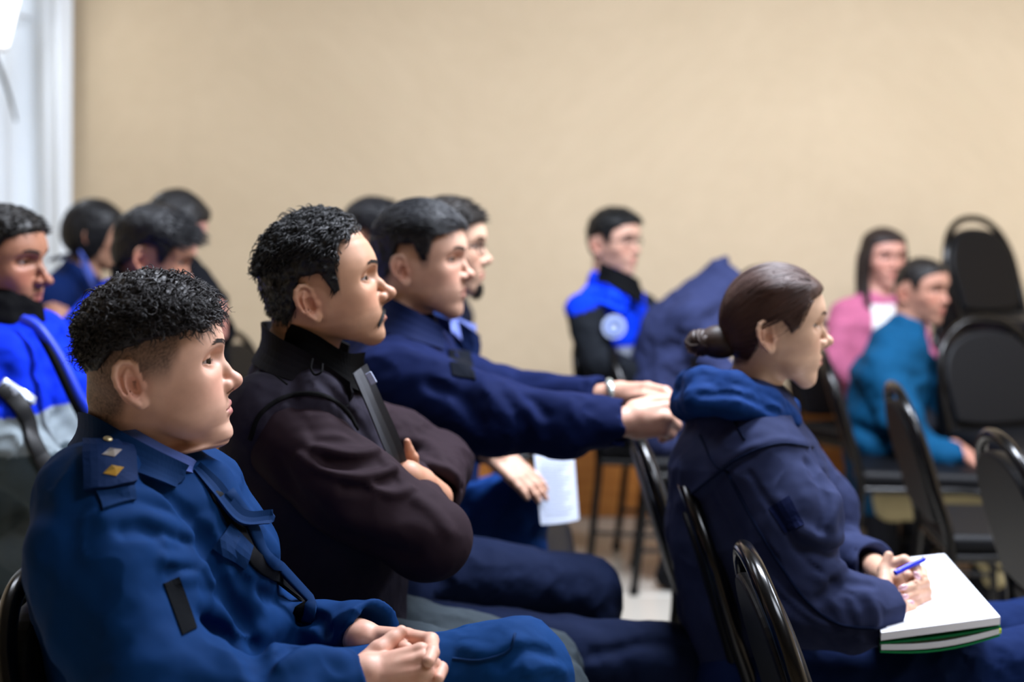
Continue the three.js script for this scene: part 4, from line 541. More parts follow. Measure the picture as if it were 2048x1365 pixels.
// ------------------------------------------------------------------ woman with a bun and a notebook
{
  const t = thing('person', 'woman with dark bun in navy hooded jacket holding a pen over a notebook', 'person');
  const o = { skin: '#cda88e', blush: '#bf7560', lips: '#b96a62', hairColor: '#3a231b', hairline: HAIRLINE.woman, fr: frame(P(1541, 667, 2.69), 3, 0, 0, 0.97), gaze: [-0.25, 0], jaw: 0.93, cheek: 0.8, noseOut: 0.001, fade: 0.01, stubble: 1, neck: 0.9, brow: 0.7, brows: 180, earOut: 18, lip: 1.05, chin: -0.002,
    hair: { top: 0.012, side: 0.009, from: 0, lump: 0.0008, freq: 40, front: 0.7, strands: [{ seed: 31, n: 2600, len: 0.075, width: 0.0011, lift: 0, seg: 8, where: (p) => p[1] > -0.02 && !(p[2] > 0.04 && p[1] < 0.065) && p[2] < 0.07 && !(p[1] < 0.04 && p[2] > -0.035), dir: (p, n) => { const to = norm(sub([0, -0.025, -0.12], p)); return norm(sub(to, mul(n, dot(to, n)))); }, hug: true }],
      extra: () => { const b = [colorGeo(new THREE.SphereGeometry(1, 20, 14).scale(0.036, 0.034, 0.045).translate(0, -0.018, -0.1), [0.03, 0.015, 0.01])], R = rng(9); for (let i = 0; i < 34; i++) { const a = R() * 6.28, e = R() * 3.1, r = 0.026, pts = []; for (let j = 0; j < 8; j++) { const q = a + j * 0.55, w = e + 0.22 * j; pts.push([r * Math.cos(q) * 0.95, -0.02 + r * 0.85 * Math.sin(q) * Math.cos(w), -0.138 + r * Math.sin(q) * Math.sin(w)]); } const g = tube(pts, (u) => 0.0062 * (0.5 + Math.sin(Math.PI * clamp(u, 0.02, 0.98)) * 0.6), 16, 6); g.setAttribute('color', new THREE.BufferAttribute(new Float32Array(g.attributes.position.count * 3).map((_, k) => [0.03, 0.014, 0.009][k % 3]), 3)); b.push(g); }
        for (let i = 0; i < 12; i++) { const s = (R() - 0.5), g = tube([[s * 0.03, -0.035, -0.135], [s * 0.05, -0.05 - 0.02 * R(), -0.15 - 0.01 * R()], [s * 0.06, -0.07 - 0.01 * R(), -0.135 + 0.02 * R()]], 0.0007, 8, 4); g.setAttribute('color', new THREE.BufferAttribute(new Float32Array(g.attributes.position.count * 3).fill(0.01), 3)); b.push(g); } return b; } } };
  const h = makeHead(o, P(1512, 800, 2.7), t, 0.0028);
  const base = upper({ spine: [[1525, 1370, 2.69, 0.145, 0.18], [1510, 1200, 2.69, 0.145, 0.185], [1497, 1050, 2.69, 0.155, 0.19], [1490, 930, 2.69, 0.145, 0.18], [1488, 850, 2.7, 0.105, 0.15], [1500, 800, 2.7, 0.08, 0.09]],
    arms: [[[1530, 925, 2.54, 0.08], [1590, 1040, 2.48, 0.078], [1605, 1205, 2.45, 0.072], [1700, 1225, 2.44, 0.064], [1775, 1222, 2.46, 0.052]], [[1560, 920, 2.85, 0.078], [1640, 1020, 2.88, 0.07], [1650, 1110, 2.88, 0.062], [1745, 1130, 2.72, 0.045]]], k: 0.045 });
  const jk = cloth(base, { rough: 0.006, scale: 7, fine: 0.0003, folds: [
    [[[1400, 985], [1440, 945], [1490, 905], [1560, 885], [1620, 890]], 0.006, 0.009], [[[1360, 1010], [1420, 970]], 0.008, 0.012], [[[1390, 1010], [1430, 960], [1500, 910]], -0.008, 0.010], [[[1500, 950], [1560, 1040], [1620, 1130], [1700, 1190]], -0.006, 0.008], [[[1640, 940], [1670, 990], [1660, 1050]], 0.012, 0.014], [[[1620, 930], [1650, 1000], [1640, 1060]], -0.012, 0.012], [[[1600, 1060], [1650, 1080], [1690, 1080]], 0.012, 0.013], [[[1600, 1095], [1650, 1110], [1690, 1110]], -0.010, 0.011], [[[1640, 1160], [1680, 1130], [1720, 1120]], 0.010, 0.013], [[[1640, 1200], [1690, 1170], [1740, 1170]], -0.009, 0.010], [[[1660, 1200], [1680, 1230], [1690, 1255]], 0.006, 0.010], [[[1700, 1195], [1712, 1225], [1718, 1250]], 0.006, 0.009], [[[1735, 1190], [1748, 1220], [1752, 1245]], 0.006, 0.009], [[[1430, 990], [1520, 1130], [1620, 1235], [1720, 1262]], 0.004, 0.006]] });
  part('jacket', meshOf(jk, 0.0056, plain('#272e4c', 0.05)), M.cloth, t);
  const navy = std(0x0a1530, 0.85), C = (l) => l.map(V4);
  part('back_seam', strip(hits(jk, [[1375, 995], [1420, 960], [1480, 915], [1560, 888], [1625, 895]], 24), 0.005, 0.003), navy, t);
  part('sleeve_seam', strip(hits(jk, [[1455, 945], [1500, 1030], [1560, 1130], [1620, 1210], [1680, 1250], [1780, 1258]], 34), 0.006, 0.003), navy, t);
  part('yoke_seam', strip(hits(jk, [[1400, 870], [1430, 930], [1455, 945]], 10), 0.004, 0.002), navy, t); part('yoke_seam', strip(hits(jk, [[1460, 830], [1490, 880]], 8), 0.004, 0.002), navy, t);
  part('sleeve_patch', patch(jk, [[1537, 1018], [1578, 992], [1608, 1050], [1570, 1068]], 5, 5, 0.0022), std(0x0b1436, 0.9), t);
  // hood lying around the neck: two soft rolls
  const roll = (pts, r) => chain(pts.map(V4), r, 0.02);
  const hood = cloth(U(0.02, roll([[1590, 835, 2.63], [1540, 800, 2.575], [1470, 775, 2.57], [1405, 765, 2.61], [1385, 768, 2.70], [1420, 770, 2.80], [1500, 785, 2.82], [1580, 815, 2.80]], [0.010, 0.020, 0.024, 0.026, 0.028, 0.026, 0.024, 0.02]), roll([[1595, 845, 2.60], [1540, 832, 2.55], [1470, 810, 2.535], [1400, 800, 2.57], [1375, 810, 2.70], [1410, 800, 2.83]], [0.008, 0.017, 0.022, 0.025, 0.028, 0.025])), { rough: 0.004, scale: 10, folds: [[[[1400, 790], [1470, 790], [1540, 820], [1590, 842]], -0.008, 0.008]] });
  part('hood', meshOf(hood, 0.0055, plain('#0a2c60', 0.06)), M.cloth, t, 'blue knit hood');
  const lg = [leg([1540, 1375, 2.56, 0.095], [2075, 1345, 2.52, 0.078]), leg([1560, 1310, 2.85, 0.095], [2085, 1275, 2.86, 0.075])];
  const tr = cloth(U(0.03, lg[0].sdf, lg[1].sdf, cone(P(1510, 1390, 2.6), P(1510, 1370, 2.8), 0.12)), { rough: 0.006, scale: 7 });
  part('trousers', meshOf(tr, 0.009, plain('#0a1d46', 0.06)), M.cloth, t); shoes(t, lg);
  const hd = fingers([
    [[[1745, 1232, 2.47], [1785, 1222, 2.47]], [0.024, 0.025]],                        // near wrist
    [[[1785, 1200, 2.49], [1770, 1172, 2.52], [1768, 1140, 2.55], [1777, 1112, 2.56]], [0.018, 0.014, 0.0115, 0.0085]],   // raised thumb
    [[[1760, 1180, 2.55], [1785, 1160, 2.55], [1800, 1185, 2.54]], [0.02, 0.022, 0.02]],
    [[[1745, 1130, 2.74], [1765, 1148, 2.62], [1785, 1160, 2.57]], [0.024, 0.024, 0.022]],
    [[[1785, 1160, 2.56], [1780, 1130, 2.56], [1808, 1122, 2.555], [1832, 1137, 2.54], [1838, 1156, 2.52]], [0.018, 0.012, 0.0105, 0.0095, 0.0075]],
    [[[1795, 1165, 2.56], [1842, 1145, 2.57], [1848, 1165, 2.53], [1825, 1175, 2.505], [1808, 1178, 2.495]], [0.015, 0.012, 0.0105, 0.0095, 0.0078]],
    [[[1795, 1175, 2.56], [1848, 1168, 2.57], [1852, 1184, 2.53], [1828, 1190, 2.50], [1810, 1196, 2.488]], [0.015, 0.012, 0.0105, 0.0095, 0.0078]],
    [[[1795, 1185, 2.56], [1848, 1186, 2.57], [1853, 1200, 2.53], [1835, 1204, 2.505], [1820, 1209, 2.492]], [0.014, 0.011, 0.0095, 0.0088, 0.0072]],
    [[[1785, 1222, 2.47], [1812, 1222, 2.485], [1832, 1232, 2.51]], [0.021, 0.019, 0.012]], [[[1785, 1210, 2.48], [1820, 1218, 2.50], [1840, 1220, 2.53]], [0.02, 0.016, 0.010]]], 0.0045);
  for (const [a, b, d] of [[1834, 1152, 2.507], [1806, 1176, 2.481], [1808, 1195, 2.475], [1819, 1208, 2.478]]) part('fingernail', new THREE.SphereGeometry(1, 14, 10).scale(0.0095, 0.0055, 0.004).rotateZ(a === 1834 ? -0.9 : 0.35).translate(...P(a, b, d)), std(0xd9aab4, 0.15, { clearcoat: 1 }), t, 'pale pink nail');
  bodyMesh(t, [h.skin, hand(o, hd, 0.003)], inner([base, tr.base]), o.skin);
  // notebook: pages, green cover, folded-back pages
  const nb = thing('notebook', 'open white notebook with green cover on the seated woman\'s lap', 'notebook');
  const c4 = [P(1762, 1282, 2.36), P(2000, 1250, 2.40), P(1888, 1122, 2.83), P(1715, 1140, 2.80)], slab = (lift, thick, inset, col, name, label, sag = 0) => { const grid = []; for (let i = 0; i <= 6; i++) { const row = []; for (let j = 0; j <= 8; j++) { const u = mix(inset, 1 - inset, j / 8), v = i / 6, p = mix3(mix3(c4[0], c4[1], u), mix3(c4[3], c4[2], u), v); p[1] += lift - sag * Math.sin(u * Math.PI) * (1 - v); row.push({ p, n: [0, 1, 0] }); } grid.push(row); } part(name, sheet(grid.reverse(), thick), std(col, 0.8), nb, label); };
  slab(0.004, 0.010, 0, 0xe9ebf3, 'page_block', 'white pages'); slab(-0.006, 0.0025, -0.006, 0x0d5f33, 'cover', 'green cover', 0.004); slab(-0.014, 0.007, 0.004, 0xd8dce2, 'page_block', 'pages folded under', 0.01); slab(-0.021, 0.002, -0.004, 0x1b7a45, 'cover', 'green cover', 0.012);
  part('sticky_tab', box(0.012, 0.008, 0.01, ...P(1994, 1262, 2.41)), std(0xb9d21a, 0.7), nb);
  { const grid = []; for (let i = 0; i < 12; i++) { const v = 0.15 + i * 0.065, pts = []; for (let j = 0; j <= 24; j++) { const u = mix(0.42, 0.9 - 0.1 * Math.abs(Math.sin(i * 5)), j / 24), p = mix3(mix3(c4[0], c4[1], u), mix3(c4[3], c4[2], u), v); pts.push({ p: [p[0], p[1] + 0.0143, p[2] + 0.0012 * Math.sin(j * 7 + i * 3)], n: [0, 1, 0] }); } grid.push(strip(pts, 0.0008, 0.0003)); } const w = part('handwriting', mergeG(grid), std(0x9aa0b8, 0.8), nb, 'faint handwritten lines'); w.userData.kind = 'stuff'; }
  const pn = thing('pen', 'blue pen held between the fingers over the notebook', 'pen');
  const a = P(1822, 1131, 2.53), b = P(1848, 1119, 2.54), e = P(1857, 1114, 2.545), ba = P(1790, 1147, 2.515);
  part('barrel', tube([ba, a, b], 0.0052, 10, 10), std(0x1226d8, 0.3), pn); part('tip', tube([b, mix3(b, e, 0.6), e], (u) => 0.0045 * (1 - 0.75 * u), 6, 8), std(0xb9a89a, 0.4), pn);
}
// ------------------------------------------------------------------ the people further back
// a relaxed hand from a wrist: D towards the fingertips, N out of the back of the hand
function handSDF(w, D, N, side = 1, curl = 0.5, s = 1) {
  D = norm(D); N = norm(sub(N, mul(D, dot(N, D)))); const B = mul(norm(cross(D, N)), side), at = (a, b, c) => mad(mad(mad(w, D, a * s), B, b * s), N, c * s), l = [];
  l.push(cone(at(-0.05, 0, 0), at(0.015, 0, 0), 0.027 * s, 0.027 * s));
  [[-0.030, 0.085, 0.068], [-0.010, 0.092, 0.078], [0.010, 0.090, 0.072], [0.028, 0.080, 0.056]].forEach(([b, k, L], i) => { const seg = [L * 0.45, L * 0.32, L * 0.26]; let p = at(k, b, 0), a = curl * 0.5; const pts = [at(0.02, b * 0.6, 0), p]; let fwd = [k, 0]; for (const q of seg) { fwd = [fwd[0] + q * Math.cos(a), fwd[1] - q * Math.sin(a)]; pts.push(at(fwd[0], b * 1.12, fwd[1])); a += curl; } l.push(chain(pts, [0.0165, 0.012, 0.0098, 0.0088, 0.0075].map((r) => r * s), 0.004)); });
  l.push(chain([at(0.015, -0.022, -0.004), at(0.048, -0.045, -0.012), at(0.075, -0.050, -0.018), at(0.095, -0.047, -0.024)], [0.018, 0.0135, 0.011, 0.0085].map((r) => r * s), 0.005));
  return U(0.005, ...l);
}
function sitter(q) {
  const t = thing('person', q.label, 'person'), L = headingL(q.heading ?? 0), o = q.head;
  const h = makeHead(o, P(...q.neck), t, q.headCell ?? 0.0045);
  const base = upper({ spine: q.spine, L, arms: q.sleeves ? [] : q.arms ?? [], k: 0.05 }), cell = q.cell ?? 0.011;
  const jk = cloth(base, { rough: q.rough ?? 0.008, scale: 7, fine: 0, folds: q.folds ?? [] });
  part(q.garment ?? 'jacket', meshOf(jk, cell, typeof q.color === 'string' ? plain(q.color) : q.color), M.cloth, t);
  let all = base;
  if (q.sleeves) for (const a of q.arms) { const s = upper({ spine: [[a[0][0], a[0][1], a[0][2], 0.05, 0.05], [a[0][0] + 2, a[0][1] + 2, a[0][2], 0.05, 0.05]], arms: [a], k: 0.01 }); part('sleeve', meshOf(cloth(s, { rough: 0.007, scale: 8, fine: 0 }), cell, typeof q.sleeves === 'string' ? plain(q.sleeves) : q.sleeves), M.cloth, t); }
  const ls = (q.legs ?? []).map(([hip, knee, f]) => leg(hip, knee, f ?? 0.03, 0.055, L));
  let tr = null; if (ls.length) { tr = U(0.03, ...ls.map((l) => l.sdf)); part('trousers', meshOf(cloth(tr, { rough: 0.007, scale: 7, fine: 0 }), cell * 1.15, plain(q.legColor)), M.cloth, t); shoes(t, ls); }
  const hs = (q.hands ?? []).map((s) => meshOf(s, 0.0055, handColor(o)));
  bodyMesh(t, [h.skin, ...hs], inner([base, ...(tr ? [tr] : [])]), o.skin);
  return { t, jk, h, o };
}
const D3 = (a, b) => sub(P(...b), P(...a));
const shortHair = (seed, extra = {}) => ({ top: 0.014, side: 0.004, from: 0.012, lump: 0.003, freq: 50, front: 0.6, strands: [{ seed, n: 500, len: 0.016, width: 0.0018, lift: 0.2, seg: 4, where: (p) => p[1] > 0.07, dir: (p, n, R) => norm([0.8 * (R() - 0.5), 0, 0.6 + 0.8 * (R() - 0.5)]) }], ...extra });
function glasses(t, fr, color = 0x16161a) {
  const f = (l) => l.map((p) => fr.out(p)), m = std(color, 0.3), g = new THREE.Group(); g.name = 'glasses'; t.add(g);
  for (const s of [1, -1]) { const ring = []; for (let i = 0; i < 12; i++) { const a = i * Math.PI / 6; ring.push([s * 0.033 + 0.024 * Math.cos(a), 0.017 + 0.016 * Math.sin(a), 0.1005 - 0.006 * Math.abs(Math.cos(a) > 0 === s > 0 ? Math.cos(a) : 0)]); } part('rim', tube(f(ring), 0.0018, 36, 6, true), m, g); part('temple_arm', tube(f([[s * 0.057, 0.02, 0.095], [s * 0.074, 0.022, 0.05], [s * 0.079, 0.02, 0.0]]), 0.0018, 12, 6), m, g); }
  part('bridge', tube(f([[-0.009, 0.02, 0.1], [0, 0.023, 0.105], [0.009, 0.02, 0.1]]), 0.0016, 8, 6), m, g);
}

{ // behind the leaning man: glasses and goatee, hand on his knee with a sheet of paper
  const w = P(985, 912, 3.39), s = sitter({ label: 'man with glasses behind the leaning man, one hand on his knee', heading: 0,
    head: { skin: '#cfa890', hairColor: '#17120f', fr: frame(P(890, 508, 3.68), 8, 0, 0, 1.02), fade: 0.02, beard: 0.2, hair: shortHair(41, { top: 0.022, side: 0.008 }) }, headCell: 0.0042,
    neck: [868, 625, 3.68], spine: [[850, 1080, 3.68, 0.13, 0.18], [860, 900, 3.68, 0.13, 0.18], [866, 740, 3.68, 0.125, 0.18], [864, 640, 3.68, 0.08, 0.1]], arms: [[[840, 720, 3.52, 0.07], [900, 860, 3.44, 0.058], [972, 903, 3.40, 0.044]]], color: '#0e2350',
    legs: [[[850, 1060, 3.55, 0.09], [1030, 1012, 3.46, 0.078]], [[860, 1050, 3.8, 0.09], [1030, 1000, 3.82, 0.075]]], legColor: '#0f3470', hands: [handSDF(w, D3([985, 912, 3.39], [1078, 980, 3.34]), [0.4, 0.75, 0.6], 1, 0.22)] });
  glasses(s.t, s.h.fr);
  part('goatee', strands({ seed: 44, n: 420, root: (R) => { const x = (R() - 0.5) * 0.05, y = -0.075 - 0.035 * R(), p = march(s.h.H.f, [x, y, 0.02], [0, 0, 1], 0.12); return { p, n: grad(s.h.H.f, p) }; }, len: 0.01, width: 0.0009, seg: 3, lift: 0.3, color: '#120d0b', dir: () => [0, -1, 0.1] }).applyMatrix4(s.h.fr.m), M.hair, s.t);
  const C = (l) => l.map(V4);
  part('shirt_collar', band(C([[905, 632, 3.6], [935, 645, 3.6], [952, 650, 3.63]]), C([[900, 660, 3.57], [932, 690, 3.57], [950, 715, 3.6]]), 0.003, 3, 0.003), std(0x6a78b8, 0.8), s.t, 'pale blue shirt collar');
  part('lapel', band(C([[915, 640, 3.57], [945, 660, 3.55], [960, 672, 3.57]]), C([[925, 690, 3.55], [945, 715, 3.54], [955, 722, 3.56]]), 0.003, 3, 0.003), std(0x0c1c42, 0.8), s.t);
  const pp = thing('paper_sheet', 'white printed sheet hanging over the knee of the man with glasses', 'paper'), q = [[1068, 905, 3.40], [1148, 912, 3.52], [1158, 1040, 3.50], [1082, 1050, 3.36]], grid = [];
  for (let i = 0; i <= 10; i++) { const row = []; for (let j = 0; j <= 6; j++) { const u = j / 6, v = i / 10; row.push({ p: add(mix3(mix3(P(...q[0]), P(...q[1]), u), mix3(P(...q[3]), P(...q[2]), u), v), [0, 0, 0.012 * Math.sin(u * 3.1)]), n: norm([-0.3, 0.1, 1]) }); } grid.push(row); }
  part('sheet', sheet(grid, 0.0006), std(0xc9d2e6, 0.85), pp);
  const tx = []; for (let i = 0; i < 11; i++) { const v = 0.1 + i * 0.075; tx.push(strip([0.12, 0.35, 0.6, 0.85 - 0.2 * ((i * 7) % 3) / 2].map((u) => ({ p: add(mix3(mix3(P(...q[0]), P(...q[1]), u), mix3(P(...q[3]), P(...q[2]), u), v), [0, 0, 0.0135 + 0.012 * Math.sin(u * 3.1) - 0.012]).map((c, k) => k === 2 ? c + 0.012 : c), n: norm([-0.3, 0.1, 1]) })), 0.0022, 0.0004)); }
  const pr = part('print', mergeG(tx), std(0x6a7188, 0.8), pp, 'faint lines of print'); pr.userData.kind = 'stuff';
}
sitter({ label: 'man partly hidden between the moustached man and the leaning man', head: { skin: '#8d6a55', hairColor: '#141519', fr: frame(P(742, 483, 4.6), 12, 0), fade: 0.02, hair: shortHair(45, { top: 0.02 }) }, neck: [735, 575, 4.6], spine: [[715, 960, 4.6, 0.13, 0.18], [722, 800, 4.6, 0.13, 0.18], [730, 660, 4.6, 0.12, 0.18], [733, 590, 4.6, 0.08, 0.1]], arms: [[[715, 640, 4.45, 0.065], [735, 780, 4.4, 0.055], [830, 830, 4.4, 0.045]]], color: '#101d40', legs: [[[725, 900, 4.5, 0.085], [900, 880, 4.45, 0.07]], [[730, 900, 4.7, 0.085], [900, 875, 4.75, 0.07]]], legColor: '#10204a', cell: 0.014 });
sitter({ label: 'person whose dark topknot shows above the leaning man\'s hair', head: { skin: '#c79b82', hairColor: '#120e0e', hairline: HAIRLINE.woman, fr: frame(P(893, 482, 5.35), 10, 0, 0, 0.93), hair: { top: 0.012, side: 0.01, lump: 0.001, freq: 40, extra: () => [colorGeo(new THREE.IcosahedronGeometry(0.028, 3).scale(1, 0.9, 1).translate(0, 0.148, -0.005), [0.006, 0.005, 0.005]), colorGeo(tube([[0, 0.14, 0.0], [0.01, 0.165, 0.02], [0.02, 0.15, 0.03]], 0.006, 10, 6), [0.006, 0.005, 0.005])] } }, neck: [888, 560, 5.35], spine: [[875, 880, 5.35, 0.12, 0.16], [880, 740, 5.35, 0.12, 0.17], [885, 630, 5.35, 0.11, 0.16], [887, 570, 5.35, 0.07, 0.08]], arms: [[[880, 620, 5.2, 0.06], [900, 740, 5.15, 0.05], [980, 780, 5.1, 0.04]]], color: '#151a2c', legs: [[[880, 830, 5.25, 0.08], [1010, 830, 5.2, 0.065]], [[880, 830, 5.45, 0.08], [1010, 825, 5.45, 0.065]]], legColor: '#11131c', cell: 0.015 });

{ // blue vest and glasses, right of centre
  const yB = P(1260, 690, 5.1)[1], yC = P(1260, 722, 5.1)[1], blue = lin('#0637dd'), grey = lin('#8e93a0'), dk = lin('#15181d');
  const s = sitter({ label: 'man with glasses in bright blue vest with round sleeve badge', heading: 30, garment: 'vest',
    head: { skin: '#c49a86', hairColor: '#0c0e10', fr: frame(P(1224, 492, 5.2), 38, 0, 0, 1.0), fade: 0.02, hair: shortHair(51, { top: 0.018 }) }, neck: [1218, 560, 5.2],
    spine: [[1245, 850, 5.2, 0.13, 0.17], [1240, 760, 5.2, 0.13, 0.175], [1230, 670, 5.2, 0.125, 0.18], [1222, 600, 5.2, 0.11, 0.165], [1218, 560, 5.2, 0.08, 0.08]],
    arms: [[[1170, 625, 5.07, 0.075], [1195, 720, 5.0, 0.06], [1290, 760, 4.93, 0.045]], [[1285, 620, 5.33, 0.065], [1325, 710, 5.3, 0.055], [1325, 750, 5.1, 0.045]]], sleeves: (p) => p[1] > P(1180, 618, 5.0)[1] + 0.35 * (p[0] - P(1180, 618, 5.0)[0]) ? blue : [0.01, 0.012, 0.016],
    color: (p) => p[1] > yB ? blue : p[1] > yC ? grey : dk, legs: [[[1240, 830, 5.1, 0.085], [1350, 800, 4.9, 0.07]], [[1270, 830, 5.3, 0.085], [1400, 800, 5.2, 0.07]]], legColor: '#191d22', hands: [handSDF(P(1296, 764, 4.92), D3([1296, 764, 4.92], [1385, 785, 4.85]), [0, 1, 0.2], 1, 0.5), handSDF(P(1330, 758, 5.08), D3([1330, 758, 5.08], [1375, 775, 4.98]), [0, 1, 0.2], -1, 0.5)] });
  glasses(s.t, s.h.fr, 0x3a3530);
  const C = (l) => l.map(V4);
  part('collar', band(C([[1200, 522, 5.1], [1215, 530, 5.08], [1250, 545, 5.07], [1278, 560, 5.1]]), C([[1192, 560, 5.07], [1215, 570, 5.05], [1255, 590, 5.03], [1285, 610, 5.07]]), 0.006, 4, 0.008), std(0x0a0b0e, 0.9), s.t, 'black collar');
  part('vest_yoke', band(C([[1190, 555, 5.1], [1220, 565, 5.06], [1255, 590, 5.04]]), C([[1150, 610, 5.06], [1195, 605, 5.01], [1245, 625, 5.0]]), 0.006, 5, 0.015), std(0x0b3fe8, 0.7), s.t);
  const c = P(1228, 654, 4.955); part('sleeve_badge', new THREE.CylinderGeometry(0.042, 0.042, 0.008, 32).rotateX(Math.PI / 2).rotateY(0.05).translate(...c), std(0xa9b6d8, 0.6), s.t, 'round pale blue and white badge');
  part('badge_emblem', new THREE.TorusGeometry(0.024, 0.006, 8, 24).translate(c[0], c[1], c[2] + 0.005), std(0x5f79b8, 0.6), s.t);
  const pp = thing('paper_sheet', 'white papers on the lap of the man in the blue vest', 'paper'), q = [[1308, 715, 5.0], [1345, 712, 5.1], [1395, 745, 4.9], [1345, 765, 4.82]].map((v) => P(...v)), grid = [];
  for (let i = 0; i <= 5; i++) { const row = []; for (let j = 0; j <= 5; j++) row.push({ p: mix3(mix3(q[0], q[1], j / 5), mix3(q[3], q[2], j / 5), i / 5), n: norm([-0.2, 0.8, 0.4]) }); grid.push(row); }
  part('sheet', sheet(grid, 0.0015), std(0xe9edf3, 0.8), pp);
}
{ // bent forward in navy
  const s = sitter({ label: 'person bent far forward in navy jacket, only the humped back showing', heading: 5, head: { skin: '#b98d74', hairColor: '#14100f', fr: frame(P(1500, 600, 4.95), 5, -55), hair: shortHair(53) }, neck: [1452, 575, 5.0],
    spine: [[1335, 870, 5.0, 0.13, 0.18], [1338, 760, 5.0, 0.14, 0.19], [1356, 675, 5.0, 0.14, 0.2], [1405, 625, 5.0, 0.12, 0.18], [1450, 560, 5.0, 0.075, 0.1]], arms: [[[1385, 640, 4.83, 0.07], [1440, 760, 4.78, 0.055], [1520, 780, 4.8, 0.045]]], color: '#2e3558', legs: [[[1340, 850, 4.9, 0.085], [1480, 820, 4.85, 0.07]], [[1340, 850, 5.15, 0.085], [1480, 820, 5.2, 0.07]]], legColor: '#1a2342', rough: 0.012,
    folds: [[[[1330, 640], [1380, 620], [1430, 600]], 0.012, 0.025], [[[1350, 690], [1400, 660], [1440, 620]], -0.014, 0.025]] });
  part('hood', meshOf(cloth(U(0.03, cone(P(1370, 610, 4.96), P(1435, 548, 4.96), 0.06, 0.04), cone(P(1440, 535, 4.96), P(1450, 518, 4.95), 0.035, 0.012)), { rough: 0.006 }), 0.01, plain('#2c3356')), M.cloth, s.t);
}
{ // long dark hair, pink cardigan
  const c0 = P(1765, 640, 5.4), pink = lin('#b0607f'), white = lin('#dcdcdc');
  const locks = () => { const R = rng(61), b = []; for (let i = 0; i < 70; i++) { const s = i % 2 ? 1 : -1, a = R(), z = -0.05 + 0.09 * R(); b.push(colorGeo(tube([[s * 0.03 * a, 0.13 - 0.02 * a, z * 0.6 + 0.03], [s * (0.07 + 0.012 * R()), 0.05, z + 0.02], [s * (0.082 + 0.012 * R()), -0.06, z + 0.015], [s * (0.085 + 0.02 * R()), -0.16, z + 0.04], [s * (0.075 + 0.02 * R()), -0.24 - 0.05 * R(), z + 0.06]], (u) => 0.009 * (1 - 0.6 * u), 14, 6), [0.02, 0.013, 0.012])); } return b; };
  sitter({ label: 'woman with long dark hair in pink cardigan over white top', heading: 62, garment: 'cardigan', head: { skin: '#c4907f', hairColor: '#241a18', hairline: HAIRLINE.woman, fr: frame(P(1762, 522, 5.5), 74, -2, 0, 0.95), jaw: 0.9, brow: 0.7, hair: { top: 0.012, side: 0.008, lump: 0.001, freq: 40, extra: locks } }, neck: [1755, 590, 5.5],
    spine: [[1745, 830, 5.5, 0.11, 0.16], [1745, 740, 5.5, 0.11, 0.165], [1748, 650, 5.5, 0.105, 0.165], [1753, 605, 5.5, 0.07, 0.1]], arms: [[[1690, 630, 5.45, 0.06], [1672, 725, 5.38, 0.05], [1740, 775, 5.28, 0.04]], [[1815, 630, 5.52, 0.06], [1850, 725, 5.45, 0.05], [1800, 775, 5.3, 0.04]]],
    color: (p) => p[1] < c0[1] + 0.06 && p[2] > -5.47 && Math.abs(p[0] - c0[0] - 0.01) < 0.05 ? white : mul(pink, 1 + 0.1 * noise(p[0] * 40, p[1] * 40, p[2] * 40)), legs: [[[1740, 840, 5.35, 0.08], [1760, 850, 5.0, 0.07]], [[1790, 840, 5.4, 0.08], [1830, 850, 5.05, 0.07]]], legColor: '#2a2c33' });
}
{ // teal sweater
  const s = sitter({ label: 'man with short hair in teal sweater and khaki trousers', heading: 22, garment: 'sweater', head: { skin: '#ad7f6c', hairColor: '#131010', fr: frame(P(1838, 588, 5.05), 48, -2, 0, 0.99), fade: 0.03, beard: 0.25, hair: shortHair(55, { top: 0.006, side: 0.001, strands: [] }) }, neck: [1818, 655, 5.05],
    spine: [[1765, 980, 5.05, 0.13, 0.18], [1763, 870, 5.05, 0.135, 0.185], [1778, 760, 5.05, 0.135, 0.19], [1800, 690, 5.05, 0.1, 0.15], [1812, 655, 5.05, 0.068, 0.07]], arms: [[[1765, 745, 4.9, 0.078], [1800, 830, 4.82, 0.068], [1835, 905, 4.78, 0.06], [1925, 915, 4.74, 0.045]], [[1835, 735, 5.2, 0.07], [1885, 850, 5.15, 0.06], [1935, 905, 4.95, 0.045]]], color: '#0b4468', rough: 0.01,
    legs: [[[1790, 990, 4.92, 0.095], [1975, 985, 4.75, 0.085]], [[1820, 980, 5.15, 0.095], [2010, 960, 5.1, 0.08]]], legColor: '#b0a27a', hands: [handSDF(P(1930, 910, 4.74), D3([1930, 910, 4.74], [1972, 940, 4.68]), [0.6, 0.7, 0.4], 1, 0.6)],
    folds: [[[[1720, 830], [1760, 850], [1800, 845]], 0.016, 0.025], [[[1715, 880], [1760, 900], [1800, 890]], 0.016, 0.025], [[[1720, 855], [1760, 875], [1800, 868]], -0.012, 0.02]] });
}
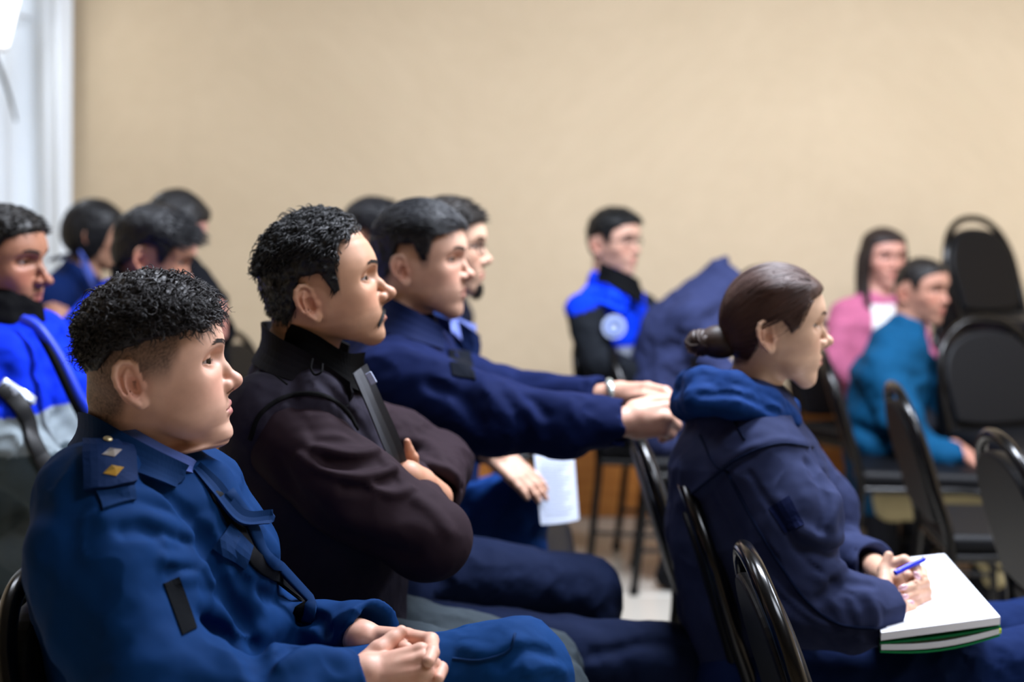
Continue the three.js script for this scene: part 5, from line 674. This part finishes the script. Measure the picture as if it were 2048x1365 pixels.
{ // left edge: blue reflective vest, black neck gaiter
  const yA = P(100, 818, 3.0)[1], yB = P(100, 892, 3.0)[1], blue = lin('#0a2fd0'), grey = lin('#8f9aa0'), dk = lin('#4a565c');
  const s = sitter({ label: 'man at the left edge in blue reflective vest and black neck warmer', heading: 8, garment: 'vest', headCell: 0.0036, cell: 0.008,
    head: { skin: '#a06f57', hairColor: '#14110f', fr: frame(P(-8, 537, 3.15), 10, -3, 0, 1.06), fade: 0.03, noseOut: 0.007, noseDrop: 0.004, brow: 1.15, eyeOpen: 0.6, beard: 0.2, hair: shortHair(57, { top: 0.012, side: 0.003 }) }, neck: [-30, 660, 3.15],
    spine: [[80, 1090, 3.15, 0.16, 0.2], [60, 930, 3.15, 0.155, 0.2], [38, 790, 3.15, 0.15, 0.2], [10, 700, 3.15, 0.125, 0.18], [-20, 645, 3.15, 0.09, 0.1]], arms: [[[-10, 740, 2.98, 0.085], [0, 880, 2.93, 0.075], [120, 990, 2.95, 0.055]]], color: (p) => p[1] > yA ? blue : p[1] > yB ? grey : dk, rough: 0.012,
    legs: [[[60, 1080, 3.05, 0.11], [340, 1060, 3.0, 0.085]], [[90, 1070, 3.3, 0.1], [360, 1050, 3.3, 0.08]]], legColor: '#56626a', folds: [[[[60, 680], [95, 760], [110, 830]], -0.014, 0.02], [[[20, 690], [40, 760], [40, 810]], 0.012, 0.025]] });
  const C = (l) => l.map(V4);
  part('neck_warmer', meshOf(cloth(chain([[-22, 622, 3.14], [0, 640, 3.13], [5, 665, 3.13]].map(V4), [0.078, 0.086, 0.09], 0.03), { rough: 0.006, scale: 9 }), 0.008, plain('#050507')), M.cloth, s.t, 'black neck warmer');
  part('vest_edge', tube(C([[48, 640, 3.0], [75, 655, 2.97], [115, 710, 2.965], [160, 800, 2.97], [185, 845, 3.0]]), 0.012, 30, 8), std(0x1c3fe0, 0.5), s.t);
  part('zip', tube(C([[62, 640, 2.99], [100, 705, 2.955], [145, 800, 2.96], [170, 850, 2.98]]), 0.009, 30, 8), std(0x05060a, 0.7), s.t);
  const sl = s.jk; part('strap', strip(hits(sl, [[0, 772], [30, 800], [52, 840], [62, 880], [95, 935], [118, 965]], 22), 0.035, 0.008, 0.004), std(0x0a0b0e, 0.6), s.t, 'black strap'); part('reflective_strip', strip(hits(sl, [[0, 765], [30, 782], [62, 806]], 10), 0.022, 0.006, 0.006), std(0xc9d4e8, 0.35, { metalness: 0.4 }), s.t, 'silver strip');
}
{ // three more at the back left
  const s = sitter({ label: 'woman with black bob in navy jacket by the curtain', heading: -18, head: { skin: '#a87f68', hairColor: '#0b0c10', hairline: table([[-0.1, -0.11], [-0.02, -0.09], [0.02, -0.06], [0.04, -0.02], [0.055, 0.04], [0.075, 0.07], [0.1, 0.08]]), fr: frame(P(182, 478, 4.9), -22, -8, 0, 0.97), hair: { top: 0.02, side: 0.018, lump: 0.002, freq: 40, front: 0.8 } }, neck: [168, 555, 4.9],
    spine: [[125, 860, 4.9, 0.13, 0.17], [120, 720, 4.9, 0.135, 0.18], [130, 610, 4.9, 0.125, 0.18], [160, 550, 4.9, 0.075, 0.09]], arms: [[[112, 595, 4.75, 0.07], [105, 710, 4.7, 0.058], [150, 690, 4.66, 0.045]]], color: '#0a1f4e', legs: [[[120, 830, 4.8, 0.085], [280, 830, 4.8, 0.07]], [[120, 830, 5.0, 0.085], [280, 830, 5.05, 0.07]]], legColor: '#0a1838', hands: [handSDF(P(146, 682, 4.66), [-0.3, 1, 0.2], [1, 0.2, 0.4], 1, 0.7)] });
  const C = (l) => l.map(V4);
  part('shirt_collar', band(C([[158, 500, 4.8], [172, 520, 4.77], [188, 545, 4.78]]), C([[165, 535, 4.77], [180, 565, 4.75], [190, 585, 4.77]]), 0.004, 3), std(0x5468c0, 0.8), s.t, 'blue shirt collar');
  part('epaulette', new RoundedBoxGeometry(0.06, 0.012, 0.1, 2, 0.005).rotateZ(0.3).translate(...P(122, 515, 4.78)), std(0x101a35, 0.8), s.t);
}
{
  const blue = lin('#0a37d8'), yA = P(200, 760, 3.7)[1], s = sitter({ label: 'man with tousled black hair looking down in blue vest', heading: 0, garment: 'vest', head: { skin: '#b08069', hairColor: '#0b0c11', fr: frame(P(296, 522, 3.78), -12, -18, 0, 1.03), fade: 0.02, hair: shortHair(71, { top: 0.026, side: 0.008, lump: 0.005, freq: 30, strands: [{ seed: 72, n: 900, len: 0.03, width: 0.0018, lift: 0.15, where: (p) => p[1] > 0.06, dir: (p, n, R) => norm([0.5 * (R() - 0.5), -0.1, 1]) }] }) }, neck: [262, 605, 3.78],
    spine: [[190, 980, 3.78, 0.13, 0.18], [190, 820, 3.78, 0.135, 0.185], [203, 690, 3.78, 0.125, 0.18], [250, 600, 3.78, 0.08, 0.09]], arms: [[[205, 670, 3.62, 0.07], [240, 800, 3.58, 0.06], [340, 840, 3.58, 0.045]]], color: (p) => p[1] > yA ? blue : [0.03, 0.035, 0.04], legs: [[[190, 950, 3.7, 0.085], [400, 960, 3.65, 0.07]], [[190, 950, 3.9, 0.085], [400, 950, 3.95, 0.07]]], legColor: '#20252c' });
  const C = (l) => l.map(V4); part('collar', band(C([[222, 532, 3.78], [232, 532, 3.7], [262, 560, 3.68]]), C([[215, 580, 3.78], [228, 590, 3.68], [262, 610, 3.66]]), 0.006, 4, 0.006), std(0x0a0b0f, 0.9), s.t, 'black collar');
}
sitter({ label: 'person with parted black hair in black behind the man looking down', heading: 15, head: { skin: '#bd8a7d', hairColor: '#0d0c0e', hairline: table([[-0.1, -0.09], [0.02, -0.05], [0.04, 0.0], [0.055, 0.06], [0.075, 0.085], [0.1, 0.09]]), fr: frame(P(343, 462, 4.6), 28, -30, 0, 1.0), hair: { top: 0.018, side: 0.014, lump: 0.003, freq: 30 } }, neck: [350, 535, 4.62],
  spine: [[365, 850, 4.6, 0.13, 0.17], [368, 720, 4.6, 0.13, 0.18], [372, 610, 4.6, 0.12, 0.17], [355, 540, 4.6, 0.075, 0.09]], arms: [[[392, 570, 4.46, 0.065], [432, 665, 4.4, 0.05], [444, 655, 4.3, 0.038]]], color: '#0d0f14', legs: [[[365, 830, 4.5, 0.085], [510, 800, 4.4, 0.07]], [[365, 830, 4.7, 0.085], [510, 800, 4.75, 0.07]]], legColor: '#0c0d12', hands: [handSDF(P(444, 652, 4.32), [0.1, 1, 0.1], [1, 0, 0.3], 1, 0.9, 0.6)] });
// ------------------------------------------------------------------ chairs
chairAt(1503, 2.08, 0, 'empty black chair nearest the camera, its arched back at the bottom edge');
chairAt(1362, 2.69, 0, 'black chair under the woman with the bun');
chairAt(1272, 3.2, 0, 'empty black chair the leaning man rests his hands on');
chairAt(1158, 5.2, -20, 'black chair under the man in the bright blue vest');
chairAt(1650, 4.75, -10, 'black chair under the man in the teal sweater');
chairAt(1793, 3.9, -4, 'empty black chair in front of the teal sweater');
chairAt(1998, 3.12, 0, 'empty black chair at the right edge behind the notebook');
chairAt(448, 5.35, -12, 'black chair back between the curly haired man and the tan wall');
for (const [px, d, turn, who] of [[40, 1.97, 0, 'curly haired young man'], [455, 2.5, 0, 'moustached man'], [610, 3.1, 0, 'leaning man'], [735, 3.68, 0, 'man with glasses and goatee'], [620, 4.6, 0, 'man hidden behind the moustached man'], [-90, 3.15, 0, 'man in the neck warmer'], [90, 3.78, 0, 'man looking down'], [40, 4.9, 18, 'woman with the black bob'], [270, 4.6, -15, 'person with parted black hair'], [1225, 5.0, -5, 'person bent forward'], [785, 5.35, 0, 'person with the topknot']]) chairAt(px, d, turn, 'black chair under the ' + who);
chair(P(1752, 700, 5.5)[0], -5.52, -62, 'black chair under the woman in pink');
// stacked chairs on the right
{ const n = 6; for (let k = 0; k < n; k++) chair(P(2052, 700, 5.35)[0] + k * 0.012, -5.35 - k * 0.014, -58, k === n - 1 ? 'topmost black chair of the tall stack at right' : `black chair in the tall stack at right, number ${['one', 'two', 'three', 'four', 'five'][k]} from the floor`, k * 0.088, 'stacked chairs at right'); }
for (let k = 0; k < 2; k++) chair(P(2075, 700, 4.75)[0], -4.75 + k * 0.0, -75, k ? 'upper black chair of the low stack, pad facing the camera' : 'lower black chair of the low stack of two', k * 0.088, 'low stack of chairs at right');
shade(scene);
renderer.render(scene, camera);
